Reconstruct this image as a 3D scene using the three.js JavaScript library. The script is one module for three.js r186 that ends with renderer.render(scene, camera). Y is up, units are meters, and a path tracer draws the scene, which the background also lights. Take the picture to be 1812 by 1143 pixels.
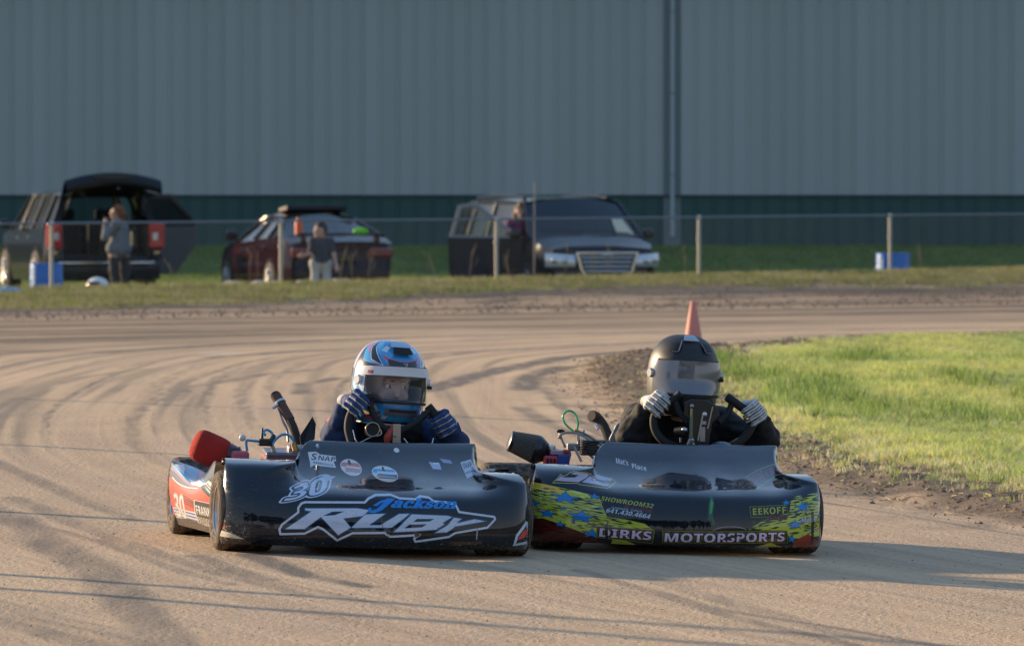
import * as THREE from 'three';
import { mergeGeometries, mergeVertices } from 'three/addons/utils/BufferGeometryUtils.js';
import { RoundedBoxGeometry } from 'three/addons/geometries/RoundedBoxGeometry.js';
import { createNoise2D, createNoise3D } from 'simplex-noise';

// ---------------------------------------------------------------- camera, sky, sun, exposure
const scene = new THREE.Scene();
const camera = new THREE.PerspectiveCamera(6.328, 1024 / 645, 0.5, 900);
camera.position.set(0, 1.31, 0);
camera.rotation.set(-0.02055, 0, 0);
camera.focus = 21.7;
camera.userData.fStop = 9.5;
const renderer = new THREE.WebGLRenderer({ antialias: true });
renderer.toneMapping = THREE.LinearToneMapping;
renderer.toneMappingExposure = 1.66;
renderer.shadowMap.enabled = true;

const SUN_AZ = 33 * Math.PI / 180, SUN_EL = 13 * Math.PI / 180;
const toSun = new THREE.Vector3(-Math.cos(SUN_AZ) * Math.cos(SUN_EL), Math.sin(SUN_EL), -Math.sin(SUN_AZ) * Math.cos(SUN_EL));
{
  const w = 512, h = 256, data = new Float32Array(w * h * 4), d = new THREE.Vector3();
  const zen = [0.17, 0.34, 0.66], mid = [0.38, 0.56, 0.80], hor = [0.82, 0.83, 0.82];
  for (let j = 0; j < h; j++) for (let i = 0; i < w; i++) {
    const el = ((j + 0.5) / h - 0.5) * Math.PI, az = ((i + 0.5) / w - 0.5) * 2 * Math.PI;
    d.set(Math.cos(el) * Math.cos(az), Math.sin(el), Math.cos(el) * Math.sin(az));
    const y = Math.max(0, d.y), c = Math.max(-1, Math.min(1, d.dot(toSun)));
    const a = Math.exp(-y * 7), b = Math.exp(-y * 1.7) * (1 - a), z = 1 - a - b;
    const glow = 0.22 * Math.pow(Math.max(0, c), 6) + 0.9 * Math.pow(Math.max(0, c), 60);
    const o = (j * w + i) * 4, rgb = [1.0, 0.74, 0.46];
    for (let k = 0; k < 3; k++) data[o + k] = 0.56 * (zen[k] * z + mid[k] * b + hor[k] * a + glow * rgb[k] * (0.35 + 0.65 * (1 - z)));
    data[o + 3] = 1;
  }
  const sky = new THREE.DataTexture(data, w, h, THREE.RGBAFormat, THREE.FloatType);
  sky.mapping = THREE.EquirectangularReflectionMapping; sky.magFilter = THREE.LinearFilter; sky.needsUpdate = true;
  scene.background = sky; scene.environment = sky;
}
const sun = new THREE.DirectionalLight(new THREE.Color(1.0, 0.74, 0.46), 5.0);
sun.position.copy(toSun).multiplyScalar(150).add(new THREE.Vector3(0, 0, -50));
sun.target.position.set(0, 0, -50); scene.add(sun, sun.target);
sun.castShadow = true; sun.shadow.mapSize.set(4096, 4096); sun.shadow.radius = 2.4;
Object.assign(sun.shadow.camera, { left: -80, right: 80, top: 60, bottom: -60, near: 1, far: 320 });

// ---------------------------------------------------------------- helpers
const V = (x, y, z) => new THREE.Vector3(x, y, z);
function rng(seed) { let s = seed | 0; return () => { s = (s + 0x6d2b79f5) | 0; let t = Math.imul(s ^ (s >>> 15), 1 | s); t = (t + Math.imul(t ^ (t >>> 7), 61 | t)) ^ t; return ((t ^ (t >>> 14)) >>> 0) / 4294967296; }; }
const n2 = createNoise2D(rng(11)), n3 = createNoise3D(rng(12));
const clamp = (x, a = 0, b = 1) => Math.max(a, Math.min(b, x));
const mix = (a, b, t) => a + (b - a) * t;
const sstep = (a, b, x) => { const t = clamp((x - a) / (b - a)); return t * t * (3 - 2 * t); };
const fbm = (x, y, o = 4) => { let s = 0, a = 0.5, f = 1; for (let i = 0; i < o; i++) { s += a * n2(x * f + i * 17.3, y * f - i * 9.1); a *= 0.5; f *= 2.03; } return s; };
const lin = (r, g, b) => new THREE.Color().setRGB(r, g, b);
const mat = (c, rough = 0.7, metal = 0, extra = {}) => new THREE.MeshStandardMaterial({ color: Array.isArray(c) ? lin(...c) : c, roughness: rough, metalness: metal, side: THREE.DoubleSide, ...extra });
const phys = (c, rough = 0.5, extra = {}) => new THREE.MeshPhysicalMaterial({ color: Array.isArray(c) ? lin(...c) : c, roughness: rough, side: THREE.DoubleSide, ...extra });

const taken = new Map();
function numbered(name) { const n = taken.get(name) || 0; taken.set(name, n + 1); return n ? `${name}_${String(n).padStart(3, '0')}` : name; }
function place(m) { m.castShadow = true; m.receiveShadow = true; return m; }
function part(name, geo, material, parent, label) {
  const m = place(new THREE.Mesh(geo, material)); m.name = name; parent.add(m);
  if (label) m.userData.label = label;
  return m;
}
function thing(name, label, category, x, y, z, turn = 0, group) {
  const o = new THREE.Group(); o.name = numbered(name); scene.add(o);
  o.position.set(x, y, z); o.rotation.y = turn; o.userData = { label, category };
  if (group) o.userData.group = group;
  return o;
}
function single(name, geo, material, label, category, x = 0, y = 0, z = 0, group) {
  const m = place(new THREE.Mesh(geo, material)); m.name = numbered(name); scene.add(m); m.position.set(x, y, z);
  m.userData = { label, category }; if (group) m.userData.group = group;
  return m;
}
function setting(name, geo, material, kind = 'structure') {
  const m = place(new THREE.Mesh(geo, material)); m.name = name; m.userData.kind = kind; scene.add(m); return m;
}
function merge(list) {
  const any = list.some((g) => !g.index);
  const l = list.map((g) => { const q = any && g.index ? g.toNonIndexed() : g; for (const k of Object.keys(q.attributes)) if (!['position', 'normal', 'uv'].includes(k)) q.deleteAttribute(k); return q; });
  return l.length === 1 ? l[0] : mergeGeometries(l);
}
const _m = new THREE.Matrix4(), _q = new THREE.Quaternion(), _e = new THREE.Euler();
function tf(g, x = 0, y = 0, z = 0, rx = 0, ry = 0, rz = 0) { return g.applyMatrix4(_m.compose(V(x, y, z), _q.setFromEuler(_e.set(rx, ry, rz)), V(1, 1, 1))); }
const box = (w, h, d, x = 0, y = 0, z = 0, rx = 0, ry = 0, rz = 0) => tf(new THREE.BoxGeometry(w, h, d), x, y, z, rx, ry, rz);
const rbox = (w, h, d, r, x = 0, y = 0, z = 0, rx = 0, ry = 0, rz = 0) => tf(new RoundedBoxGeometry(w, h, d, 3, Math.min(r, w / 2.01, h / 2.01, d / 2.01)), x, y, z, rx, ry, rz);
// cylinder from a to b with end radii
function rod(a, b, r1, r2 = r1, seg = 12, open = false) {
  const d = b.clone().sub(a), g = new THREE.CylinderGeometry(r2, r1, d.length(), seg, 1, open);
  g.applyQuaternion(_q.setFromUnitVectors(V(0, 1, 0), d.clone().normalize()));
  return g.translate((a.x + b.x) / 2, (a.y + b.y) / 2, (a.z + b.z) / 2);
}
const tube = (pts, r, seg = 24, rad = 8, closed = false) => new THREE.TubeGeometry(new THREE.CatmullRomCurve3(pts.map((p) => (p.isVector3 ? p : V(...p))), closed), seg, r, rad, closed);
const ball = (r, x, y, z, sx = 1, sy = 1, sz = 1, n = 16) => new THREE.SphereGeometry(r, n, Math.ceil(n * 0.7)).scale(sx, sy, sz).translate(x, y, z);
function lathe(pts, seg = 32) { return new THREE.LatheGeometry(pts.map((p) => new THREE.Vector2(p[0], p[1])), seg); }
function extr(pts, depth, bevel = 0, hole) {
  const s = new THREE.Shape(pts.map((p) => new THREE.Vector2(p[0], p[1])));
  if (hole) s.holes.push(new THREE.Path(hole.map((p) => new THREE.Vector2(p[0], p[1]))));
  return new THREE.ExtrudeGeometry(s, { depth, bevelEnabled: bevel > 0, bevelSize: bevel, bevelThickness: bevel, bevelSegments: 2, curveSegments: 6 });
}
// grid surface from a function of (u, v) in 0..1 that returns [x, y, z]; uvf gives texture coordinates
function patch(fn, nu, nv, uvf) {
  const pos = [], uv = [], idx = [];
  for (let j = 0; j <= nv; j++) for (let i = 0; i <= nu; i++) {
    const p = fn(i / nu, j / nv); pos.push(p[0], p[1], p[2]);
    const t = uvf ? uvf(i / nu, j / nv, p) : [i / nu, j / nv]; uv.push(t[0], t[1]);
  }
  for (let j = 0; j < nv; j++) for (let i = 0; i < nu; i++) { const a = j * (nu + 1) + i, b = a + 1, c = a + nu + 1, d = c + 1; idx.push(a, b, d, a, d, c); }
  const g = new THREE.BufferGeometry();
  g.setAttribute('position', new THREE.Float32BufferAttribute(pos, 3)); g.setAttribute('uv', new THREE.Float32BufferAttribute(uv, 2)); g.setIndex(idx);
  g.computeVertexNormals(); return g;
}
const lerp3 = (a, b, t) => [mix(a[0], b[0], t), mix(a[1], b[1], t), mix(a[2], b[2], t)];
const quad = (a, b, c, d, n = 1, bulge = 0) => patch((u, v) => {   // a b bottom, d c top
  const p = lerp3(lerp3(a, b, u), lerp3(d, c, u), v); if (!bulge) return p;
  const nrm = V(b[0] - a[0], b[1] - a[1], b[2] - a[2]).cross(V(d[0] - a[0], d[1] - a[1], d[2] - a[2])).normalize(), k = bulge * 4 * u * (1 - u);
  return [p[0] + nrm.x * k, p[1] + nrm.y * k, p[2] + nrm.z * k];
}, n, n);
// surface nets: mesh of a distance field
function sdfMesh(f, lo, hi, cell, colorOf) {
  const n = [0, 1, 2].map((k) => Math.ceil((hi[k] - lo[k]) / cell) + 1), [nx, ny, nz] = n, val = new Float32Array(nx * ny * nz);
  const at = (i, j, k) => (k * ny + j) * nx + i;
  for (let k = 0; k < nz; k++) for (let j = 0; j < ny; j++) for (let i = 0; i < nx; i++) val[at(i, j, k)] = f(lo[0] + i * cell, lo[1] + j * cell, lo[2] + k * cell);
  const id = new Int32Array(nx * ny * nz).fill(-1), pos = [], idx = [];
  const E = [[0, 1], [2, 3], [4, 5], [6, 7], [0, 2], [1, 3], [4, 6], [5, 7], [0, 4], [1, 5], [2, 6], [3, 7]];
  for (let k = 0; k < nz - 1; k++) for (let j = 0; j < ny - 1; j++) for (let i = 0; i < nx - 1; i++) {
    const c = []; let m = 0;
    for (let q = 0; q < 8; q++) { c[q] = val[at(i + (q & 1), j + ((q >> 1) & 1), k + (q >> 2))]; if (c[q] < 0) m |= 1 << q; }
    if (m === 0 || m === 255) continue;
    let x = 0, y = 0, z = 0, w = 0;
    for (const [a, b] of E) if ((c[a] < 0) !== (c[b] < 0)) { const t = c[a] / (c[a] - c[b]); x += mix(a & 1, b & 1, t); y += mix((a >> 1) & 1, (b >> 1) & 1, t); z += mix(a >> 2, b >> 2, t); w++; }
    id[at(i, j, k)] = pos.length / 3; pos.push(lo[0] + (i + x / w) * cell, lo[1] + (j + y / w) * cell, lo[2] + (k + z / w) * cell);
  }
  const q4 = (a, b, c, d, flip) => { if (a < 0 || b < 0 || c < 0 || d < 0) return; flip ? idx.push(a, c, b, a, d, c) : idx.push(a, b, c, a, c, d); };
  for (let k = 1; k < nz - 1; k++) for (let j = 1; j < ny - 1; j++) for (let i = 1; i < nx - 1; i++) {
    const s = val[at(i, j, k)] < 0;
    if (s !== val[at(i + 1, j, k)] < 0) q4(id[at(i, j - 1, k - 1)], id[at(i, j, k - 1)], id[at(i, j, k)], id[at(i, j - 1, k)], !s);
    if (s !== val[at(i, j + 1, k)] < 0) q4(id[at(i - 1, j, k - 1)], id[at(i - 1, j, k)], id[at(i, j, k)], id[at(i, j, k - 1)], !s);
    if (s !== val[at(i, j, k + 1)] < 0) q4(id[at(i - 1, j - 1, k)], id[at(i, j - 1, k)], id[at(i, j, k)], id[at(i - 1, j, k)], !s);
  }
  const g = new THREE.BufferGeometry(); g.setAttribute('position', new THREE.Float32BufferAttribute(pos, 3)); g.setIndex(idx);
  const nn = [], col = [], e = cell * 0.5;
  for (let i = 0; i < pos.length; i += 3) {
    const [x, y, z] = [pos[i], pos[i + 1], pos[i + 2]];
    const v = V(f(x + e, y, z) - f(x - e, y, z), f(x, y + e, z) - f(x, y - e, z), f(x, y, z + e) - f(x, y, z - e)).normalize(); nn.push(v.x, v.y, v.z);
    if (colorOf) col.push(...colorOf(x, y, z, v));
  }
  g.setAttribute('normal', new THREE.Float32BufferAttribute(nn, 3));
  if (colorOf) g.setAttribute('color', new THREE.Float32BufferAttribute(col, 3));
  return g;
}
// tapered capsule distance
function cap(ax, ay, az, bx, by, bz, ra, rb) {
  const dx = bx - ax, dy = by - ay, dz = bz - az, L = dx * dx + dy * dy + dz * dz || 1e-9;
  return (x, y, z) => { const t = clamp(((x - ax) * dx + (y - ay) * dy + (z - az) * dz) / L); return Math.hypot(x - ax - t * dx, y - ay - t * dy, z - az - t * dz) - mix(ra, rb, t); };
}
const bone = (a, b, ra, rb) => cap(...a, ...b, ra, rb);
const smin = (a, b, k) => { const h = clamp(0.5 + 0.5 * (b - a) / k); return mix(b, a, h) - k * h * (1 - h); };
const blend = (list, k) => (x, y, z) => { let d = 1e3; for (const f of list) d = d > 999 ? f(x, y, z) : smin(d, f(x, y, z), k); return d; };
function dataTex(w, h, fn, srgb = true, repeat) {
  const a = new Uint8Array(w * h * 4), enc = (c) => { c = clamp(c); return 255 * (srgb ? (c <= 0.0031308 ? 12.92 * c : 1.055 * c ** (1 / 2.4) - 0.055) : c); };
  for (let j = 0; j < h; j++) for (let i = 0; i < w; i++) { const c = fn((i + 0.5) / w, (j + 0.5) / h), o = (j * w + i) * 4; a[o] = enc(c[0]); a[o + 1] = enc(c[1]); a[o + 2] = enc(c[2]); a[o + 3] = 255; }
  const t = new THREE.DataTexture(a, w, h, THREE.RGBAFormat); t.magFilter = THREE.LinearFilter; t.minFilter = THREE.LinearFilter; t.wrapS = t.wrapT = THREE.RepeatWrapping;
  if (srgb) t.colorSpace = THREE.SRGBColorSpace; if (repeat) t.repeat.set(...repeat); t.needsUpdate = true; return t;
}
function canvasTex(w, h, draw) {
  const c = document.createElement('canvas'); c.width = w; c.height = h; const x = c.getContext('2d'); draw(x, w, h);
  const t = new THREE.CanvasTexture(c); t.colorSpace = THREE.SRGBColorSpace; t.magFilter = THREE.LinearFilter; return t;
}
// seamless noise tile for bump
const tile = (u, v, f, s) => { const a = u * 2 * Math.PI, b = v * 2 * Math.PI; return n3(Math.cos(a) * f + s, Math.sin(a) * f + Math.cos(b) * f * 1.3, Math.sin(b) * f * 1.3 - s); };
const grainBump = dataTex(256, 256, (u, v) => { const k = 0.5 + 0.22 * tile(u, v, 3, 1) + 0.16 * tile(u, v, 8, 5) + 0.14 * tile(u, v, 19, 9); return [k, k, k]; }, false);
const bumpRep = (a, b) => { const t = grainBump.clone(); t.repeat.set(a, b); t.needsUpdate = true; return t; };
// ---------------------------------------------------------------- the lie of the land
// d is the distance in front of the camera (world z = -d)
const innerPts = [[16, 5], [9, 12], [5.5, 17], [3.6, 21], [2.2, 25], [1.36, 28.4], [0.88, 33], [0.62, 39], [0.55, 45], [0.85, 49.6], [1.73, 52.4], [3.1, 55], [5.3, 57.4], [9, 60], [18, 64]];
const inner = new THREE.CatmullRomCurve3(innerPts.map(([x, d]) => V(x, 0, d))).getPoints(180);
const innerLen = [0]; for (let i = 1; i < inner.length; i++) innerLen[i] = innerLen[i - 1] + inner[i].distanceTo(inner[i - 1]);
function edgeExact(x, d) {   // [signed distance to the inner edge of the track, outside positive; length along it]
  let best = 1e9, sg = 1, al = 0;
  for (let i = 0; i < inner.length - 1; i++) {
    const a = inner[i], b = inner[i + 1], dx = b.x - a.x, dz = b.z - a.z, t = clamp(((x - a.x) * dx + (d - a.z) * dz) / (dx * dx + dz * dz));
    const q = (x - a.x - t * dx) ** 2 + (d - a.z - t * dz) ** 2;
    if (q < best) { best = q; sg = dx * (d - a.z) - dz * (x - a.x) < 0 ? -1 : 1; al = mix(innerLen[i], innerLen[i + 1], t); }
  }
  return [-sg * Math.sqrt(best) * -1, al];
}
const EG = { x0: -16, x1: 18, d0: 8, d1: 100, nx: 205, nd: 369 }; EG.s = new Float32Array(EG.nx * EG.nd); EG.a = new Float32Array(EG.nx * EG.nd);
for (let j = 0; j < EG.nd; j++) for (let i = 0; i < EG.nx; i++) { const [s, a] = edgeExact(mix(EG.x0, EG.x1, i / (EG.nx - 1)), mix(EG.d0, EG.d1, j / (EG.nd - 1))); EG.s[j * EG.nx + i] = s; EG.a[j * EG.nx + i] = a; }
function edge(x, d) {
  const fx = clamp((x - EG.x0) / (EG.x1 - EG.x0)) * (EG.nx - 1.001), fd = clamp((d - EG.d0) / (EG.d1 - EG.d0)) * (EG.nd - 1.001), i = fx | 0, j = fd | 0, u = fx - i, v = fd - j, o = j * EG.nx + i;
  const g = (A) => mix(mix(A[o], A[o + 1], u), mix(A[o + EG.nx], A[o + EG.nx + 1], u), v);
  return [g(EG.s), g(EG.a)];
}
const fenceD = (x) => 85.87 + 0.855 * x;                 // depth of the chain-link fence
const grassFrom = (x) => -2.6 - 6.4 * sstep(1.5, -7, x) - 1.2 * sstep(2, 7, x);   // where the outer verge turns to grass, measured from the fence
function hill(x, d) {
  let h = -0.03 * clamp(x, -6, 6) * (1 - sstep(30, 46, d));
  const t = d - fenceD(clamp(x, -14, 14)), c = 0.14 + 0.0086 * clamp(x, -10, 10);
  h += t < 0 ? c * sstep(-7, -0.3, t) : mix(c, -0.25, sstep(0.4, 5, t));
  h += 0.58 * sstep(106, 127, d);
  return h;
}
function groundH(x, d) {
  let h = hill(x, d);
  if (d < 90) {
    const [s] = edge(x, d);
    const b = sstep(0.05, -0.3, s) * sstep(-1.5, -0.7, s);       // loose soil pushed up along the inner edge
    h += 0.035 * sstep(0.1, -0.4, s) + b * (0.03 + 0.03 * fbm(x * 2.4, d * 1.3, 3));
    const t = d - fenceD(x);
    if (t < -2) h += 0.035 * sstep(-14, -9, t) * sstep(-3, -6, t) * n2(x * 0.12, d * 0.55) ;
    h += 0.006 * fbm(x * 1.1, d * 0.6, 2);
  }
  return h;
}
// tyre marks: each a run along the track at a distance from the inner edge, [from, to] in metres along the edge, width, strength
const marks = [];
{
  const r = rng(5);
  for (let i = 0; i < 84; i++) { const a = 12 + r() * 62, L = 7 + r() * 22; marks.push([0.25 + Math.pow(r(), 0.8) * 7.5, a, a + L, 0.035 + r() * 0.10, 0.25 + r() * 0.6, (r() - 0.5) * 0.13]); }
}
const markBins = Array.from({ length: 121 }, (_, i) => marks.filter(([, a0, a1]) => a1 > i - 1 && a0 < i + 2));
const strokes = [   // longer marks seen one by one: [x, d] points, half width, strength
  [[[-3.0, 27.5], [-2.0, 23.2], [-1.35, 19.6], [-0.9, 16.2], [-0.2, 13.5]], 0.075, 0.5], [[[-2.4, 20.6], [-1.75, 18.2], [-1.15, 16.6], [-0.4, 15]], 0.05, 0.4],
  [[[-2.1, 24.6], [-1.55, 22.2], [-1.05, 20.3], [-0.7, 19.2]], 0.045, 0.42],
  [[[-1.55, 21.9], [-1.2, 20.4], [-0.95, 19.6]], 0.03, 0.4],
  [[[-2.5, 28], [-1.9, 25], [-1.5, 23.2]], 0.04, 0.4],
  [[[-0.95, 21.2], [-0.72, 20.2], [-0.5, 19.7]], 0.045, 0.65], [[[-1.14, 21.1], [-0.98, 20.4], [-0.85, 19.9]], 0.05, 0.6],
  [[[0.25, 20.9], [0.75, 18.6], [1.5, 16.2]], 0.035, 0.45], [[[0.5, 20.5], [1.0, 18.2], [1.7, 16.4]], 0.05, 0.35],
  [[[-0.6, 40.6], [-0.25, 44.6], [0.45, 49.6], [1.6, 53.3]], 0.10, 0.8], [[[0.1, 41], [0.13, 44], [0.4, 46.6]], 0.09, 0.75], [[[0.06, 37.4], [0.22, 34.6], [0.6, 31.5]], 0.05, 0.5],
  [[[-3.6, 51], [-2.6, 54.2], [-1.2, 56.8], [2.0, 59.6], [6, 62]], 0.11, 0.75], [[[-2.55, 49.6], [-1.9, 51.4], [-1.2, 52.6]], 0.1, 0.7],
  [[[-2.2, 37.6], [-2.28, 41], [-1.9, 44.6], [-1.5, 46]], 0.06, 0.55], [[[-1.42, 39.6], [-1.5, 42], [-1.3, 43.6]], 0.06, 0.6], [[[-3.3, 41], [-3.2, 44], [-2.9, 46]], 0.05, 0.4],
  [[[-0.5, 51], [1.0, 54.2], [3.4, 58.2], [7, 61]], 0.10, 0.5],
];
function strokeAt(x, d) {
  let m = 0;
  for (const [p, w, k] of strokes) {
    let best = 1e9;
    for (let i = 0; i < p.length - 1; i++) {
      const [ax, ad] = p[i], [bx, bd] = p[i + 1]; if (d < Math.min(ad, bd) - 1 || d > Math.max(ad, bd) + 1) continue;
      const dx = bx - ax, dd = bd - ad, t = clamp(((x - ax) * dx + (d - ad) * dd) / (dx * dx + dd * dd)), e0 = i === 0 && t === 0 || i === p.length - 2 && t === 1 ? 3 : 1;
      best = Math.min(best, Math.hypot(x - ax - t * dx, (d - ad - t * dd) * (e0 === 3 ? 0.5 : 1)));
    }
    if (best < w * 2.6) m = Math.max(m, k * 1.3 * sstep(w * 1.9, w * 0.6, best + w * 0.3 * n2(x * 1.4, d * 0.45)) * (0.8 + 0.25 * n2(x * 7, d * 0.9)));
  }
  return m;
}
const TAN = [0.565, 0.392, 0.236], GREY = [0.095, 0.086, 0.076], SOIL = [0.12, 0.084, 0.054], TURF = [0.17, 0.18, 0.06];
function dirtColor(x, d) {
  const [s, al] = edge(x, d), t = d - fenceD(x);
  const str = fbm(s * 2.4, al * 0.035, 3), str2 = fbm(s * 6.5 + 3, al * 0.06 + 7, 2), patchy = fbm(x * 0.55 + 4, d * 0.16, 3), fine = n2(x * 26, d * 5), fine2 = n2(x * 60, d * 13);
  let c = TAN.map((v, k) => v * (1 + 0.26 * str + 0.16 * str2 + 0.16 * patchy + 0.06 * fine + 0.06 * fine2) * (k === 2 ? 1 - 0.06 * patchy : 1));
  const lane = fbm(s * 1.9 + 9 + 0.25 * n2(al * 0.05, s * 0.3), al * 0.022 + 2, 2); let m = 0.22 * sstep(0.0, 0.45, 0.8 * str2 + 0.4 * str) + mix(0.12, 0.46, sstep(24, 33, d)) * sstep(0.06, 0.46, lane + 0.26 * str2 + 0.2 * patchy);
  if (s > 0) for (const [ms, a0, a1, w, k, dr] of markBins[clamp(al | 0, 0, 120)]) if (al > a0 && al < a1) {
    const f = (al - a0) / (a1 - a0), q = Math.abs(s - ms - dr * (f - 0.5) * 5); if (q < w) m = Math.max(m, k * sstep(w, w * 0.3, q + w * 0.3 * n2(s * 6, al * 1.2)) * Math.sin(f * Math.PI) ** 0.6 * (0.7 + 0.4 * n2(s * 12, al * 0.8)));
  }
  m = Math.max(m, strokeAt(x, d));
  c = c.map((v, k) => mix(v, GREY[k] * (1 + 0.12 * fine), clamp(m * 1.12, 0, 0.92)));
  // loose dark soil: outer cushion and inner border
  let so = sstep(-30, -19, t + 5 * fbm(x * 0.12, d * 0.2, 2) + 7 * sstep(0, -6, x)) * (0.5 + 0.5 * sstep(-0.35, 0.3, fbm(x * 0.045, t * 0.42, 2) * 1.6 + 0.3 * fbm(x * 0.3, d * 0.9, 2)));
  so = Math.max(so, 0.95 * sstep(0.12, -0.12, s + 0.18 * fbm(x * 1.3, d * 0.7, 3)));
  so = Math.max(so, 0.5 * sstep(0.9, 0.1, s) * sstep(0, 0.4, fbm(x * 1.2, d * 0.5, 3)));
  const clump = 1 + 0.35 * fbm(x * 3.1, d * 1.6, 3) + 0.18 * fine;
  c = c.map((v, k) => mix(v, SOIL[k] * clump * (1 + 0.25 * patchy), clamp(so)));
  const damp = sstep(-3.4, -2.2, t - grassFrom(x) + 0.9 * fbm(x * 0.4, d * 0.5, 2)) * sstep(-0.2, -1.1, t - grassFrom(x) + 0.6 * fbm(x * 0.7, d * 0.6, 2));   // damp soil thrown against the verge
  c = c.map((v, k) => mix(v, [0.055, 0.046, 0.034][k] * clump, 0.8 * damp));
  // straw and thin turf where the grass stands
  const gr = Math.max(sstep(-0.55, -1.0, s + 0.35 * fbm(x * 0.9, d * 0.35, 3) + 0.75 * sstep(36, 46, d) * sstep(3.5, 1.2, x)), sstep(-1.2, 1.2, t - grassFrom(x) + 1.6 * fbm(x * 0.5, d * 0.6, 3)));
  const dry = sstep(-0.1, 0.5, fbm(x * 0.8, d * 0.5, 3));
  c = c.map((v, k) => mix(v, mix(TURF[k], [0.24, 0.2, 0.1][k], 0.5 * dry) * (1 + 0.2 * fine), 0.9 * gr));
  const chalk = sstep(0.5, 0.72, 1 - Math.hypot((x + 2.55) / 0.55, (d - 51.2) / 0.55)) + sstep(0.3, 0.7, 1 - Math.hypot((x + 4.9) / 0.3, (d - 54.4) / 0.3));
  return c.map((v, k) => mix(v, [0.5, 0.5, 0.48][k], clamp(chalk) * 0.6));
}
function sheet(name, x0, x1, d0, d1, nx, nd, tw, th, lift = 0) {
  const xs = (u) => mix(x0, x1, u), ds = (v) => mix(d0, d1, v);
  const g = patch((u, v) => { const x = xs(u), d = ds(v); return [x, groundH(x, d) + lift, -d]; }, nx, nd);
  const t = dataTex(tw, th, (u, v) => dirtColor(xs(u), ds(v)));
  t.wrapS = t.wrapT = THREE.ClampToEdgeWrapping;
  const m = mat([1, 1, 1], 0.95, 0, { map: t, bumpMap: bumpRep((x1 - x0) / 0.55, (d1 - d0) / 0.8), bumpScale: 0.006 });
  return setting(name, g, m);
}
sheet('dirt_track', -5, 6, 11, 34, 180, 260, 1700, 900);
sheet('dirt_track_outside', -13, -5, 11, 34, 60, 90, 420, 420);
sheet('dirt_track_inside', 6, 14, 11, 34, 60, 90, 420, 420);
sheet('dirt_track_turn', -13, 14, 34, 93, 180, 300, 1500, 1000);
// the wider ground, just under the track and out to the horizon
{
  const ax = [-420, -160, -70, -40, -26, -18], cx = []; for (let i = -15; i <= 15; i += 0.75) cx.push(i);
  const xs = [...ax, ...cx, ...ax.map((v) => -v).reverse()];
  const dsl = [-400, -150, -60, -20, -6, 4]; for (let d = 8; d <= 134; d += 1.4) dsl.push(d); dsl.push(145, 170, 220, 320, 500, 760);
  const g = patch((u, v) => { const x = xs[Math.round(u * (xs.length - 1))], d = dsl[Math.round(v * (dsl.length - 1))]; const in_ = x > -13.1 && x < 14.1 && d > 10.9 && d < 93.1; return [x, (d > 5 && d < 96 && Math.abs(x) < 20 ? groundH(x, d) : hill(x, d)) - (in_ ? 0.12 : 0.004), -d]; }, xs.length - 1, dsl.length - 1, (u, v, p) => [p[0] / 6, p[2] / 6]);
  const t = dataTex(512, 512, (u, v) => { const a = tile(u, v, 2.2, 3), b = tile(u, v, 9, 4), c = tile(u, v, 30, 6), k = 1 + 0.25 * a + 0.18 * b + 0.25 * c; return [0.085 * k * (1 + 0.3 * a), 0.125 * k, 0.028 * k]; });
  setting('ground', g, mat([1, 1, 1], 0.95, 0, { map: t, bumpMap: bumpRep(20, 20), bumpScale: 0.02 }));
}
// grass blades in tufts
function tuftGeo(n, h, spread, seed) {
  const r = rng(seed), pos = [], nor = [], idx = [];
  for (let i = 0; i < n; i++) {
    const a = r() * 6.283, q = Math.sqrt(r()) * spread, x = Math.cos(a) * q, z = Math.sin(a) * q, b = r() * 6.283, hh = h * (0.5 + 0.6 * r()), lean = hh * (0.15 + 0.5 * r()), w = 0.0028 + 0.002 * r(), la = r() * 6.283;
    const ux = Math.cos(b) * w, uz = Math.sin(b) * w, lx = Math.cos(la) * lean, lz = Math.sin(la) * lean, o = pos.length / 3;
    pos.push(x - ux, 0, z - uz, x + ux, 0, z + uz, x - ux * 0.8 + lx * 0.35, hh * 0.6, z - uz * 0.8 + lz * 0.35, x + ux * 0.8 + lx * 0.35, hh * 0.6, z + uz * 0.8 + lz * 0.35, x + lx, hh, z + lz);
    const nv = V(-uz, w * 1.2, ux).normalize(); for (let k = 0; k < 5; k++) nor.push(nv.x, nv.y, nv.z);
    idx.push(o, o + 1, o + 3, o, o + 3, o + 2, o + 2, o + 3, o + 4);
  }
  const g = new THREE.BufferGeometry(); g.setAttribute('position', new THREE.Float32BufferAttribute(pos, 3)); g.setAttribute('normal', new THREE.Float32BufferAttribute(nor, 3)); g.setIndex(idx); return g;
}
const leafMat = phys([1, 1, 1], 0.85, { transmission: 0.45, thickness: 0, specularIntensity: 0.3 });
function stuff(name, geo, material, list) {   // list of [x, y, z, scale, turn, [r, g, b]]
  const m = new THREE.InstancedMesh(geo, material, list.length); m.name = name; m.userData.kind = 'stuff'; place(m);
  list.forEach(([x, y, z, s, a, c, sy], i) => { m.setMatrixAt(i, _m.compose(V(x, y, z), _q.setFromEuler(_e.set(0, a, 0)), V(s, sy || s, s))); if (c) m.setColorAt(i, lin(...c)); });
  scene.add(m); return m;
}
const grassTint = (r, x, d, dryness) => {
  const a = 0.5 + 0.5 * fbm(x * 0.5, d * 0.16, 3), k = (0.7 + 0.6 * r()) * (0.66 + 0.6 * a), dry = r() < dryness ? 1 : 0.25 * r();
  return [mix(0.66, 0.95, dry) * k * (0.82 + 0.36 * a), mix(0.76, 0.82, dry) * k, mix(0.22, 0.46, dry) * k].map((v) => Math.min(v, 0.9));
};
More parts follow.
